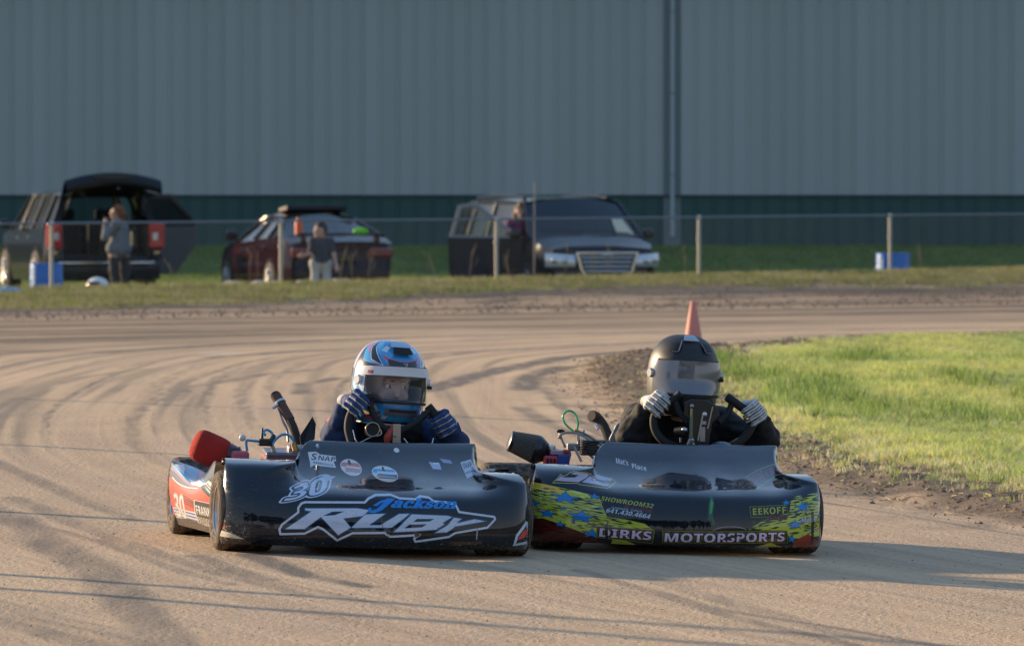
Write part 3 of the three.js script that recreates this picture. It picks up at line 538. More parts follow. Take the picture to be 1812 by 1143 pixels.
// ---------------------------------------------------------------- people beyond the fence
const SKIN = mat([0.50, 0.30, 0.22], 0.6);
function person(label, x, y, z, turn, j, col, hairSpec) {
  const o = thing('person', label, 'person', x, y, z, turn);
  const B = (l, k = 0.03) => blend(l, k), r = j.r || 1, arms = (g) => [bone(j.sh[0], j.el[0], 0.046 * r + g, 0.04 * r + g), bone(j.el[0], j.ha[0], 0.04 * r + g, 0.028 * r + g), bone(j.sh[1], j.el[1], 0.046 * r + g, 0.04 * r + g), bone(j.el[1], j.ha[1], 0.04 * r + g, 0.028 * r + g)];
  const legs = (g) => [0, 1].flatMap((k) => [bone(j.hip[k], j.kn[k], 0.082 * r + g, 0.058 * r + g), bone(j.kn[k], j.an[k], 0.058 * r + g, 0.036 * r + g)]);
  const torso = (g) => [bone(j.hip[0], j.hip[1], 0.1 * r + g, 0.1 * r + g), bone(j.mid, j.chest, 0.115 * r + g, 0.125 * r + g), bone(j.sh[0], j.sh[1], 0.062 * r + g, 0.062 * r + g), bone(lerp3(j.hip[0], j.hip[1], 0.5), j.mid, 0.12 * r + g, 0.115 * r + g)];
  const hd = j.head, f = j.face, hands = [0, 1].flatMap((k) => { const a = V(...j.el[k]), b = V(...j.ha[k]), d = b.clone().sub(a).normalize(), s = V(d.y, -d.x, 0.3).normalize(), L = [bone(j.ha[k], b.clone().addScaledVector(d, 0.06).toArray(), 0.024, 0.028)];
    for (let q = 0; q < 4; q++) { const p = b.clone().addScaledVector(d, 0.06).addScaledVector(s, (q - 1.5) * 0.017); L.push(bone(p.toArray(), p.clone().addScaledVector(d, 0.06 - 0.008 * Math.abs(q - 1.3)).toArray(), 0.0095, 0.008)); }
    L.push(bone(b.clone().addScaledVector(d, 0.02).toArray(), b.clone().addScaledVector(d, 0.05).addScaledVector(s, 0.05).toArray(), 0.011, 0.009)); return L; });
  const feet = [0, 1].map((k) => bone([j.an[k][0], 0.045, j.an[k][2]], [j.an[k][0] + (j.toe?.[0] ?? 0), 0.04, j.an[k][2] + (j.toe?.[1] ?? 0.15)], 0.042, 0.036));
  const head = [bone(hd, [hd[0], hd[1] - 0.07, hd[2]], 0.092, 0.07), bone([hd[0] + f[0] * 0.06, hd[1] - 0.09, hd[2] + f[1] * 0.06], [hd[0] + f[0] * 0.06, hd[1] - 0.03, hd[2] + f[1] * 0.06], 0.045, 0.05), bone([hd[0] + f[0] * 0.1, hd[1] - 0.035, hd[2] + f[1] * 0.1], [hd[0] + f[0] * 0.085, hd[1] - 0.005, hd[2] + f[1] * 0.085], 0.016, 0.01), bone([hd[0], hd[1] - 0.07, hd[2]], j.neck, 0.05, 0.055)];
  const all = B([...torso(0), ...arms(0), ...legs(0), ...hands, ...feet, ...head], 0.025);
  const pts = [...j.sh, ...j.el, ...j.ha, ...j.hip, ...j.kn, ...j.an, hd, j.chest], lo = [0, 1, 2].map((k) => Math.min(...pts.map((p) => p[k])) - 0.22), hi = [0, 1, 2].map((k) => Math.max(...pts.map((p) => p[k])) + 0.24); lo[1] = -0.03;
  part('body', sdfMesh(all, lo, hi, 0.015), SKIN, o);
  const cut = (g, y0, y1) => (x, y, z) => Math.max(g(x, y, z), y0 - y, y - y1);
  const shirt = B([...torso(0.016), ...(col.short ? [bone(j.sh[0], lerp3(j.sh[0], j.el[0], 0.75), 0.066 * r, 0.064 * r), bone(j.sh[1], lerp3(j.sh[1], j.el[1], 0.75), 0.066 * r, 0.064 * r)] : arms(0.014)), ...(col.skirt ? [bone(j.mid, lerp3(j.hip[0], j.hip[1], 0.5), 0.14, 0.17)] : [])], 0.05);
  part('shirt', sdfMesh(cut(shirt, col.hem ?? j.hip[0][1] - 0.05, j.neck[1] + 0.01), lo, hi, 0.015), mat(col.shirt, 0.85), o);
  part('trousers', sdfMesh(cut(B([...legs(0.014), bone(j.hip[0], j.hip[1], 0.116 * r, 0.116 * r)], 0.05), 0.06, (col.hem ?? j.hip[0][1] - 0.05) + 0.06), lo, hi, 0.015), mat(col.legs, 0.85), o);
  if (hairSpec) { const h = B(hairSpec.l.map(([a, b, ra, rb]) => bone(a.map((v, k) => v + hd[k]), b.map((v, k) => v + hd[k]), ra, rb)), 0.03); part('hair', sdfMesh(h, [hd[0] - 0.2, hd[1] - 0.42, hd[2] - 0.22], [hd[0] + 0.2, hd[1] + 0.16, hd[2] + 0.22], 0.013), mat(hairSpec.c, 0.75), o); }
  for (const k of [0, 1]) part('shoe', sdfMesh(bone([j.an[k][0], 0.05, j.an[k][2]], [j.an[k][0] + (j.toe?.[0] ?? 0), 0.045, j.an[k][2] + (j.toe?.[1] ?? 0.15)], 0.055, 0.046), [j.an[k][0] - 0.25, -0.02, j.an[k][2] - 0.25], [j.an[k][0] + 0.25, 0.14, j.an[k][2] + 0.25], 0.016), mat([0.05, 0.05, 0.05], 0.7), o);
  return o;
}
// woman behind the utility vehicle, turned to the left, both hands up to her face
person('person in grey sweater with auburn hair holding something to the face behind utility vehicle', -6.43, -0.25, -95.3, 0, {
  hip: [[-0.07, 0.82, 0.07], [0.09, 0.82, -0.06]], kn: [[-0.06, 0.46, 0.09], [0.1, 0.45, -0.07]], an: [[-0.04, 0.08, 0.1], [0.12, 0.08, -0.08]], mid: [0.02, 0.98, 0], chest: [0.02, 1.13, 0], sh: [[-0.03, 1.21, 0.15], [0.05, 1.22, -0.15]],
  el: [[-0.2, 1.0, 0.17], [-0.15, 1.02, -0.18]], ha: [[-0.2, 1.2, 0.1], [-0.19, 1.2, -0.03]], neck: [0.02, 1.27, 0], head: [-0.02, 1.42, 0.0], face: [-0.98, 0.2], toe: [-0.14, 0.04], r: 1.12 },
  { shirt: [0.16, 0.17, 0.19], legs: [0.03, 0.028, 0.03], skirt: true, hem: 0.62 }, { c: [0.20, 0.075, 0.03], l: [[[0.02, 0.02, 0], [0.05, -0.04, 0], 0.1, 0.09], [[0.07, -0.05, 0], [0.09, -0.16, 0.02], 0.065, 0.04]] });
{ const o = single('phone', rbox(0.015, 0.13, 0.07, 0.006), mat([0.03, 0.03, 0.035], 0.3), 'dark phone held up by the person in the grey sweater', 'phone', -6.66, 1.05, -95.27); o.rotation.z = 0.1; }
// boy by the maroon car
person('child in dark shirt and pale shorts standing behind the maroon sedan', -2.96, -0.22, -90.4, 0, {
  hip: [[-0.08, 0.60, 0.02], [0.08, 0.60, 0]], kn: [[-0.09, 0.34, 0.04], [0.09, 0.34, 0.02]], an: [[-0.09, 0.07, 0.02], [0.1, 0.07, 0]], mid: [0, 0.74, 0], chest: [0, 0.86, 0], sh: [[-0.13, 0.94, 0.02], [0.13, 0.94, -0.02]],
  el: [[-0.16, 0.74, 0.08], [0.2, 0.74, 0.06]], ha: [[-0.26, 0.72, 0.2], [0.24, 0.58, 0.14]], neck: [0, 0.99, 0], head: [-0.01, 1.12, 0.02], face: [-0.8, 0.6], toe: [-0.03, 0.12], r: 0.85 },
  { shirt: [0.045, 0.05, 0.062], legs: [0.45, 0.45, 0.43], short: true, hem: 0.60 }, { c: [0.028, 0.02, 0.016], l: [[[0.01, 0.03, -0.01], [0.02, 0, -0.02], 0.096, 0.092]] });
// woman in the van doorway
person('person in magenta and black jacket seated in the open door of the minivan', 0.13, -0.28, -92.6, 0.1, {
  hip: [[-0.09, 0.86, -0.05], [0.09, 0.86, -0.05]], kn: [[-0.12, 0.76, 0.3], [0.1, 0.76, 0.3]], an: [[-0.12, 0.4, 0.34], [0.1, 0.4, 0.34]], mid: [0, 1.0, -0.05], chest: [0, 1.16, -0.03], sh: [[-0.16, 1.24, -0.02], [0.16, 1.24, -0.02]],
  el: [[-0.21, 1.04, 0.08], [0.21, 1.04, 0.06]], ha: [[-0.08, 0.98, 0.22], [0.1, 0.98, 0.22]], neck: [0, 1.31, 0], head: [0.01, 1.44, 0.02], face: [0.1, 0.99], toe: [0, 0.14], r: 1.0 },
  { shirt: [0.16, 0.022, 0.085], legs: [0.02, 0.02, 0.025], hem: 0.84 }, { c: [0.22, 0.11, 0.04], l: [[[0, 0.03, -0.03], [0, -0.03, -0.05], 0.1, 0.095], [[-0.08, -0.03, -0.02], [-0.09, -0.2, 0], 0.045, 0.035], [[0.08, -0.03, -0.02], [0.09, -0.2, 0], 0.045, 0.035]] });
// ---------------------------------------------------------------- things along the fence
function barrel(label, x, d, h, r) {
  const o = thing('plastic_barrel', label, 'barrel', x, hill(x, d) - 0.02, -d, 0.4, 'blue plastic barrels');
  const blue = mat([0.02, 0.17, 0.56], 0.42);
  part('barrel_body', lathe([[0.001, 0], [r * 0.94, 0], [r, 0.03], [r, h * 0.3], [r * 1.03, h * 0.32], [r * 1.03, h * 0.35], [r, h * 0.37], [r, h * 0.66], [r * 1.03, h * 0.68], [r * 1.03, h * 0.71], [r, h * 0.73], [r, h - 0.03], [r * 0.96, h], [r * 0.9, h - 0.01], [r * 0.88, h - 0.05], [0.001, h - 0.05]], 36), blue, o);
  part('barrel_rim', tf(new THREE.TorusGeometry(r * 0.96, 0.016, 8, 36), 0, h, 0, Math.PI / 2), blue, o);
  part('barrel_label', patch((u, v) => { const a = -0.95 + 0.3 * u - 0.4; return [Math.sin(a) * (r + 0.008), mix(h * 0.46, h * 0.9, v), Math.cos(a) * (r + 0.008)]; }, 8, 2), mat([0.30, 0.46, 0.64], 0.7), o);
}
barrel('blue plastic barrel behind the fence beside the rightmost post', 6.28, 96.2, 0.74, 0.275);
barrel('blue plastic barrel beside the leftmost fence post and utility vehicle', -6.72, 84.2, 0.66, 0.235);
{
  const X = -5.82, d = 81.9, o = thing('white_helmet', 'white rounded racing helmet lying on the grass by the fence', 'helmet', X, groundH(X, d) - 0.01, -d, -0.7);
  part('shell', sdfMesh((x, y, z) => { const e = Math.hypot(x / 0.18, (y - 0.07) / 0.14, z / 0.15); return Math.max((e - 1) * 0.14, -y); }, [-0.22, -0.03, -0.2], [0.22, 0.25, 0.2], 0.012), phys([0.7, 0.7, 0.68], 0.25, { clearcoat: 1 }), o);
  part('visor', patch((u, v) => { const a = mix(-0.9, 0.9, u), e = mix(0.05, 0.55, v); return [Math.sin(a) * Math.cos(e) * 0.184, 0.07 + Math.sin(e) * 0.144, Math.cos(a) * Math.cos(e) * 0.154]; }, 14, 6), blackTrim, o);
}
[[410, 'white stone on the grass in front of the maroon car, largest'], [456, 'small white stone beside the second fence post'], [482, 'white stone at the foot of the second fence post'], [535, 'white stone behind the verge below the child']].forEach(([u, label], i) => {
  const d = 83.3 + i * 0.4, x = (u - 906) * d / 10340, r = rng(90 + i), w = [0.17, 0.11, 0.15, 0.16][i];
  single('white_stone', sdfMesh((a, b, c) => (Math.hypot(a / w, b / 0.075, c / 0.12) - 1) * 0.07 + 0.01 * n3(a * 9 + i, b * 9, c * 9), [-0.24, -0.1, -0.2], [0.24, 0.12, 0.2], 0.018), mat([0.62, 0.61, 0.58], 0.8), label, 'stone', x, groundH(x, d) + 0.03, -d, 'white stones along the verge').rotation.y = r() * 0.5;
});
{
  const d = 86.2, x = -2.52, o = thing('plastic_box', 'pale blue plastic box on the ground beside the child', 'box', x, hill(x, d) - 0.02, -d, 0.2);
  part('box_body', rbox(0.21, 0.22, 0.18, 0.02, 0, 0.11, 0), mat([0.22, 0.36, 0.46], 0.5), o); part('box_lid', rbox(0.23, 0.03, 0.2, 0.012, 0, 0.235, 0), mat([0.4, 0.5, 0.56], 0.5), o);
  const d2 = 79, x2 = -6.85, q = thing('blue_tarp', 'pale blue folded tarp on grass at the left end of the verge', 'tarp', x2, groundH(x2, d2), -d2, 0.1);
  part('tarp_fold', sdfMesh((a, b, c) => (Math.hypot(a / 0.22, (b - 0.02) / 0.075, c / 0.16) - 1) * 0.07 + 0.012 * n3(a * 11, b * 8, c * 11), [-0.3, -0.08, -0.22], [0.3, 0.14, 0.22], 0.016), mat([0.25, 0.38, 0.48], 0.6), q);
  const pd = 87.6, px = 0.33; const mp = thing('marker_pole', 'thin pale pole standing in front of the minivan windshield', 'pole', px, hill(px, pd) - 0.1, -pd);
  part('pole_shaft', rod(V(0, 0, 0), V(0.01, 1.6, 0), 0.009, 0.007, 8), mat([0.32, 0.27, 0.25], 0.7), mp); part('pole_tip', ball(0.016, 0.01, 1.6, 0, 1, 1, 1, 8), mat([0.45, 0.3, 0.28], 0.7), mp);
}
{
  const r = rng(4), stalkM = mat([0.24, 0.19, 0.11], 0.9);
  const where = ['below the open rear door of the utility vehicle', 'left of the second fence post', 'in front of the maroon car wheel', 'right of the child', 'beside the pale blue box', 'below the maroon trunk', 'left of the minivan door', 'below the open minivan door', 'right of the middle fence post', 'below the minivan headlight', 'in front of the minivan grille', 'right of the minivan grille', 'right of the blue barrel', 'left of the fourth fence post'];
  [305, 440, 455, 600, 622, 650, 770, 830, 902, 1000, 1052, 1072, 1632, 1215].forEach((u, i) => {
    const d = fenceD((u - 906) * 85 / 10340) + (r() - 0.3) * 1.2, x = (u - 906) * d / 10340, h = 0.28 + 0.26 * r(), o = thing('dry_weed', 'dry brown weed stalk by the fence, ' + where[i], 'weed', x, groundH(x, d), -d, 0, 'dry weeds along the fence');
    const a = (r() - 0.5) * 0.2; part('stem', tube([[0, -0.03, 0], [a * 0.3, h * 0.5, 0.02], [a, h, 0]], 0.005, 8, 5), stalkM, o);
    for (let k = 0; k < 3; k++) { const q = r() * 6.28, y = h * (0.45 + 0.2 * k); part('twig', tube([[a * y / h * 0.8, y, 0], [a + Math.cos(q) * 0.05, y + 0.07, Math.sin(q) * 0.05], [a + Math.cos(q) * 0.07, y + 0.13, Math.sin(q) * 0.07]], 0.003, 6, 4), stalkM, o); }
  });
}
{ // traffic cone on the inner edge of the turn
  const d = 51, x = 1.585, o = thing('traffic_cone', 'faded orange traffic cone at the inner edge of the turn', 'cone', x, groundH(x, d), -d, 0.3), om = mat([0.66, 0.25, 0.20], 0.65); o.scale.setScalar(0.88);
  part('cone_body', lathe([[0.098, 0.03], [0.093, 0.05], [0.028, 0.435], [0.024, 0.452], [0.016, 0.456], [0.013, 0.44]], 32), om, o);
  part('cone_base', rbox(0.26, 0.03, 0.26, 0.012, 0, 0.016, 0), om, o);
  part('cone_collar', lathe([[0.098, 0.03], [0.115, 0.034], [0.115, 0.045], [0.095, 0.05]], 32), om, o);
}
// posts beside the track, left of the picture: their long shadows cross the dirt
[[-4.1, 38.0, 1.7, 'fifth'], [-4.3, 30.9, 1.55, 'fourth'], [-4.2, 25.0, 1.6, 'third'], [-4.3, 21.45, 2.0, 'second'], [-4.3, 20.8, 2.0, 'nearest']].forEach(([x, d, h, w]) => {
  const o = thing('track_post', `upright steel post beside the track, ${w} from the camera`, 'post', x, groundH(x, d) - 0.05, -d, 0, 'posts beside the track');
  part('post_shaft', rod(V(0, 0, 0), V(0, h, 0), 0.04, 0.04, 12), galv, o); part('post_cap', ball(0.036, 0, h, 0, 1, 0.7, 1, 10), galv, o);
});

// a row of leafy trees across the field behind the camera, mirrored in the dark bodywork
{
  const r = rng(55), pos = [], nor = [], idx = [];
  for (let i = 0; i < 2600; i++) {
    const a = r() * 6.283, e = Math.asin(2 * r() - 1), lobe = 1 + 0.28 * n3(Math.cos(a) * 1.6, Math.sin(e) * 1.6, Math.sin(a) * 1.6), q = (0.55 + 0.45 * Math.cbrt(r())) * lobe, c = V(Math.cos(a) * Math.cos(e) * 3.4 * q, 6.2 + Math.sin(e) * 4.2 * q, Math.sin(a) * Math.cos(e) * 3.4 * q);
    const u = V(r() - 0.5, r() - 0.5, r() - 0.5).normalize(), w = V(r() - 0.5, r() - 0.5, r() - 0.5).cross(u).normalize(), n = u.clone().cross(w), s = 0.28 + 0.3 * r(), o = pos.length / 3;
    for (const [p, k] of [[-1, 0], [0, -0.5], [1, 0], [0, 0.5]]) { const v = c.clone().addScaledVector(u, p * s).addScaledVector(w, k * s); pos.push(v.x, v.y, v.z); nor.push(n.x, n.y, n.z); }
    idx.push(o, o + 1, o + 2, o, o + 2, o + 3);
  }
  const crown = new THREE.BufferGeometry(); crown.setAttribute('position', new THREE.Float32BufferAttribute(pos, 3)); crown.setAttribute('normal', new THREE.Float32BufferAttribute(nor, 3)); crown.setIndex(idx);
  const leaf = phys([0.06, 0.09, 0.03], 0.8, { transmission: 0.3, thickness: 0 }), bark = mat([0.09, 0.07, 0.05], 0.9), trunk = merge([rod(V(0, -0.2, 0), V(0.1, 4.5, 0.1), 0.3, 0.16, 10), rod(V(0.05, 2.6, 0), V(1.5, 5.6, 0.6), 0.13, 0.05, 8), rod(V(0.05, 3.0, 0), V(-1.4, 6.0, -0.5), 0.12, 0.05, 8)]);
  ['first', 'second', 'third', 'fourth', 'fifth', 'sixth', 'seventh', 'eighth', 'ninth', 'tenth'].forEach((w, i) => {
    const o = thing('leafy_tree', `leafy tree across the field facing the building, ${w} of the row`, 'tree', -30 + i * 6.4 + r() * 2, 0, 33 + r() * 7, r() * 6, 'row of trees across the field');
    o.scale.setScalar(0.85 + 0.35 * r()); part('trunk', trunk, bark, o); part('crown', crown, leaf, o);
  });
}
// ---------------------------------------------------------------- racing karts
// kart axes: x across (towards the driver's left), y up, z forward from the front axle; base on the ground
const KARTS = { a: { x: -0.552, d: 21.55, yaw: 0.1745 }, b: { x: 0.58, d: 22.30, yaw: 0.1396 } };
function kartBase(o, k) { o.position.set(k.x, -0.03 * k.x, -k.d); o.rotation.set(0, k.yaw, -0.03, 'YXZ'); }
function spline(pts) { const c = new THREE.CatmullRomCurve3(pts.map((p) => V(p[0], p[1], p[2] || 0)), false, 'centripetal'); return (t) => c.getPoint(clamp(t)); }
const PRINT = { x0: -0.62, y1: 0.44, k: 1600 };   // print layout: metres on the body panel to pixels of its sticker sheet
const noseUV = (u, v, p) => [(p[0] - PRINT.x0) * PRINT.k / 2048, 1 - (PRINT.y1 - p[1]) * PRINT.k / 704];
function noseShell(n) {
  const plan = spline([[n.x0 + 0.012, -0.03], [n.x0, 0.06], [n.x0 + 0.012, 0.135], [n.x0 + 0.055, 0.19], [mix(n.x0, n.xc, 0.35), 0.243], [mix(n.x0, n.xc, 0.7), 0.298], [n.xc, 0.33], [mix(n.x1, n.xc, 0.7), 0.296], [mix(n.x1, n.xc, 0.35), 0.24], [n.x1 - 0.055, 0.19], [n.x1 - 0.012, 0.135], [n.x1, 0.06], [n.x1 - 0.012, -0.03]]);
  const hood = spline([[-0.028, 0.034], [0, 0.058], [0.004, 0.11], [-0.004, 0.165], [-0.028, 0.212], [-0.085, 0.238], [-0.19, 0.260], [-0.30, 0.288], [-0.40, 0.325], [-0.475, 0.361], [-0.535, n.lip - 0.009], [-0.56, n.lip], [-0.572, n.lip - 0.012]]);
  const wing = (top) => spline([[-0.028, 0.034], [0, 0.058], [0.004, 0.105], [0.0, 0.165], [-0.012, 0.22], [-0.04, 0.266], [-0.085, top - 0.022], [-0.15, top - 0.006], [-0.23, top], [-0.31, top - 0.002], [-0.36, top - 0.008], [-0.375, top - 0.016], [-0.38, top - 0.03]]);
  const wl = wing(n.wl), wr = wing(n.wr);
  const tOf = (x) => { let a = 0.1, b = 0.9; for (let i = 0; i < 30; i++) { const m = (a + b) / 2; if (plan(m).x < x) a = m; else b = m; } return a; };
  const ts = []; for (let i = 0; i <= 360; i++) ts.push(i / 360); for (const t of [tOf(n.lipL - 0.004), tOf(n.lipR + 0.004)]) for (let i = -14; i <= 14; i++) ts.push(t + i * 0.0011 + 0.00003); ts.sort((a, b) => a - b);
  return patch((u, v) => {
    const t = ts[Math.round(u * (ts.length - 1))], c = plan(t), x = c.x, h = hood(v), w = (x < n.xc ? wl : wr)(v), soft = sstep(0.05, 0.45, v), hw = mix(0.2, 0.009, sstep(0.30, 0.62, v)), fwd = 1 - sstep(0.6, 0.97, v), lL = n.lipL - 0.09 * fwd, lR = n.lipR - 0.05 * fwd, kk = sstep(lL - 1.5 * hw, lL + 0.5 * hw, x) * sstep(lR + 1.5 * hw, lR - 0.5 * hw, x);
    const off = mix(w.x * (1 + 0.5 * sstep(0.5, 1, v) * Math.max(sstep(n.lipL - 0.3, n.lipL - 0.02, x) * (x < n.xc), sstep(n.lipR + 0.09, n.lipR + 0.01, x) * (x > n.xc))), h.x, kk), y = mix(w.y, h.y, kk * soft + kk * (1 - soft));
    const e = Math.max(sstep(n.x0 + 0.09, n.x0, x), sstep(n.x1 - 0.09, n.x1, x)) * sstep(0.2, 0.02, c.y), sd = x < n.xc ? 1 : -1;
    const ex = mix(0, -off * 0.42 * sd, e), ez = mix(off, off * 0.25, e) * (off < 0 ? 1 : 1);
    return [x + ex, y + 0.0012 * n2(x * 5, v * 4) * sstep(1, 0.7, v), c.y + ez];
  }, ts.length - 1, 60, noseUV);
}
function nosePaint(map, rough) { return phys([1, 1, 1], 0.36, { map, roughnessMap: rough, clearcoat: 1, clearcoatRoughness: 0.03, specularIntensity: 0.2 }); }
const scuff = dataTex(512, 256, (u, v) => { const a = tile(u, v, 2.4, 2), b = tile(u, v, 9, 3), k = 0.85 + 0.5 * sstep(0.05, 0.6, a + 0.5 * b) + 0.12 * tile(u, v, 30, 8); return [k * 0.6, k * 0.6, k * 0.6]; }, false);
const poly = (c, p, fill, stroke, lw) => { c.beginPath(); p.forEach(([x, y], i) => (i ? c.lineTo(x, y) : c.moveTo(x, y))); c.closePath(); if (fill) { c.fillStyle = fill; c.fill(); } if (stroke) { c.strokeStyle = stroke; c.lineWidth = lw; c.lineJoin = 'round'; c.stroke(); } };
function text(c, s, x, y, w, size, fill, o = {}) {   // s drawn with its left end at x, y and squeezed to width w
  c.save(); c.translate(x, y); c.rotate(o.turn || 0); c.transform(1, 0, o.slant || 0, 1, 0, 0); c.font = `${o.font || 'bold'} ${size}px ${o.face || 'sans-serif'}`; const k = w / c.measureText(s).width; c.scale(k, 1);
  c.lineJoin = 'round'; for (const [col, lw] of o.edges || []) { c.strokeStyle = col; c.lineWidth = lw; c.strokeText(s, 0, 0); } c.fillStyle = fill; c.fillText(s, 0, 0); c.restore();
}
function speckle(c, seed, n, col, x0, y0, x1, y1, smin_, smax) { const r = rng(seed); c.fillStyle = col; for (let i = 0; i < n; i++) { const x = mix(x0, x1, r()), y = mix(y0, y1, r()), s = mix(smin_, smax, r() ** 3); c.globalAlpha = 0.25 + 0.5 * r(); c.fillRect(x, y, s * (0.6 + 1.6 * r()), s); } c.globalAlpha = 1; }
function scratches(c, seed, n, x0, y0, x1, y1, col, lw = 1.2) { const r = rng(seed); c.strokeStyle = col; for (let i = 0; i < n; i++) { c.globalAlpha = 0.15 + 0.4 * r(); c.lineWidth = lw * (0.4 + r()); const x = mix(x0, x1, r()), y = mix(y0, y1, r()), a = (r() - 0.5) * 1.2, l = 6 + 40 * r() ** 2; c.beginPath(); c.moveTo(x, y); c.lineTo(x + Math.cos(a) * l, y + Math.sin(a) * l); c.stroke(); } c.globalAlpha = 1; }
const NAVY = '#091421', PALE = '#c6d2e2', AZURE = '#1478c8';
const nosePrintA = canvasTex(2048, 704, (c) => {
  c.fillStyle = NAVY; c.fillRect(0, 0, 2048, 704);
  const low = (sc, ox, oy) => c.setTransform(3.312 / sc, -0.075 / sc, 0, 3.301 / sc, -1190.1 + 3.312 * ox, -2502.4 - 0.075 * ox + 3.301 * oy), up = (sc, ox, oy) => c.setTransform(3.371 / sc, -0.077 / sc, 0, 3.344 / sc, 1203 + 3.371 * (ox - 700), 104.3 + 3.344 * (oy - 800) - 0.077 * (ox - 700));
  low(3.855, 480, 790);
  const out = [[45, 565], [62, 532], [168, 448], [168, 418], [190, 388], [215, 380], [612, 378], [640, 352], [692, 330], [795, 328], [850, 350], [960, 356], [1000, 338], [1058, 347], [1088, 372], [1180, 380], [1245, 398], [1268, 446], [1525, 484], [1532, 500], [1475, 556], [1240, 588], [1195, 614], [955, 642], [945, 620], [985, 596], [780, 608], [742, 582], [530, 586], [430, 636], [335, 562], [300, 546], [212, 592], [52, 598]];
  poly(c, out, '#0a121b', PALE, 15);
  const R = [[210, 420], [560, 416], [642, 428], [600, 470], [470, 488], [520, 548], [435, 603], [318, 480], [212, 562], [78, 565], [250, 442], [212, 436]], U = [[612, 456], [752, 450], [645, 528], [712, 528], [838, 452], [918, 450], [790, 548], [515, 552]], Bp = [[925, 454], [1180, 468], [1222, 478], [1150, 518], [1165, 526], [1100, 564], [800, 578]], Y = [[1228, 482], [1290, 490], [1252, 520], [1380, 495], [1470, 512], [1240, 545], [1182, 584], [1085, 587], [1180, 535]];
  for (const p of [R, U, Bp, Y]) poly(c, p, '#c3d0e4', '#2d6f9e', 5);
  for (const p of [[[395, 442], [470, 440], [410, 464], [335, 470]], [[965, 488], [1085, 490], [1050, 505], [938, 507]], [[912, 526], [1032, 525], [1000, 544], [878, 549]]]) poly(c, p, '#0a121b', '#2d6f9e', 3);
  poly(c, [[766, 350], [818, 352], [724, 430], [672, 450], [634, 444], [626, 424], [642, 412], [656, 416], [650, 430], [688, 422]], '#1585dd'); poly(c, [[664, 398], [716, 366], [780, 350], [772, 366], [722, 380], [692, 402]], '#1585dd'); text(c, 'ackson', 776, 408, 462, 82, '#1585dd', { font: 'italic bold', face: 'serif', slant: -0.3, turn: 0.03, edges: [['#1585dd', 5]] });
  scratches(c, 3, 46, 60, 400, 1500, 640, '#5c5f66', 3); c.strokeStyle = '#6b5a4a'; c.lineWidth = 4; c.beginPath(); c.moveTo(722, 480); c.lineTo(728, 540); c.lineTo(775, 612); c.stroke(); poly(c, [[940, 575], [975, 580], [990, 600], [955, 615]], '#5a3a3c'); poly(c, [[1396, 560], [1406, 560], [1402, 640], [1394, 636]], '#a8a4b4');
  // 30 on the wheel cover
  text(c, '30', 60, 378, 310, 112, '#c3d0e4', { font: 'italic bold', slant: -0.7, turn: -0.2, edges: [[PALE, 26], ['#122a44', 14]] }); poly(c, [[392, 214], [486, 226], [400, 258]], '#aebccf');
  poly(c, [[1670, 690], [1690, 610], [1770, 520], [1790, 530], [1785, 680]], PALE); poly(c, [[1692, 672], [1708, 622], [1775, 548], [1785, 660]], '#111820'); poly(c, [[1700, 650], [1722, 618], [1785, 566], [1785, 626]], '#d8442e');
  // stickers on the cowl
  up(10.067, 530, 790);
  poly(c, [[185, 130], [330, 120], [390, 165], [655, 195], [645, 275], [600, 285], [610, 385], [230, 345], [160, 385], [180, 300]], '#d9d5d2'); text(c, 'S', 205, 252, 100, 150, '#24262b', { font: 'italic bold', turn: 0.1 }); text(c, 'NAP', 318, 258, 310, 108, '#33343a', { font: 'italic bold', turn: 0.09 });
  for (let i = 0; i < 9; i++) { c.fillStyle = i < 4 ? '#3d5f96' : '#8d95a5'; c.fillRect(240 + i * 38, 282 + i * 6, 27, 34); }
  const oval = (x, y, rx, ry, a, b) => { c.save(); c.translate(x, y); c.rotate(0.06); c.beginPath(); c.ellipse(0, 0, rx, ry, 0, 0, 7); c.fillStyle = '#dedad6'; c.fill(); c.beginPath(); c.ellipse(0, 0, rx * 0.93, ry * 0.9, 0, 0, 7); c.clip(); c.fillStyle = a; c.fillRect(-rx, -ry * 0.55, rx * 2, ry * 0.5); c.fillStyle = b; c.fillRect(-rx * 0.6, ry * 0.05, rx * 1.6, ry * 0.55); c.restore(); poly(c, [[x - 30, y - ry * 0.35], [x - 25, y - ry * 0.85], [x + 12, y - ry * 0.9], [x + 20, y - ry * 0.3]], '#20242c'); };
  oval(875, 375, 180, 135, '#d9776a', '#c99a8c'); for (let i = 0; i < 9; i++) { c.fillStyle = '#efe9e4'; c.fillRect(800 + i * 26, 345 + i * 3, 17, 34); }
  oval(1435, 475, 225, 128, '#2f9bd2', '#22407a'); for (let i = 0; i < 10; i++) { c.fillStyle = '#e6e9ee'; c.fillRect(1310 + i * 34, 432 + i * 2, 23, 34); } for (let i = 0; i < 10; i++) { c.fillStyle = i < 4 ? '#d9b25c' : '#c9c4b0'; c.fillRect(1270 + i * 34, 495 + i * 2, 23, 36); }
  c.beginPath(); c.ellipse(1765, 92, 52, 40, 0, 0, 7); c.fillStyle = '#d9d9d6'; c.fill();
  up(3.855, 480, 790); poly(c, [[1080, 112], [1156, 122], [1156, 162], [1095, 156]], '#aab4d2'); poly(c, [[1165, 92], [1240, 104], [1250, 126], [1185, 118]], '#8f9cc0'); c.fillStyle = '#e4e6ea'; c.fillRect(1110, 118, 40, 8);
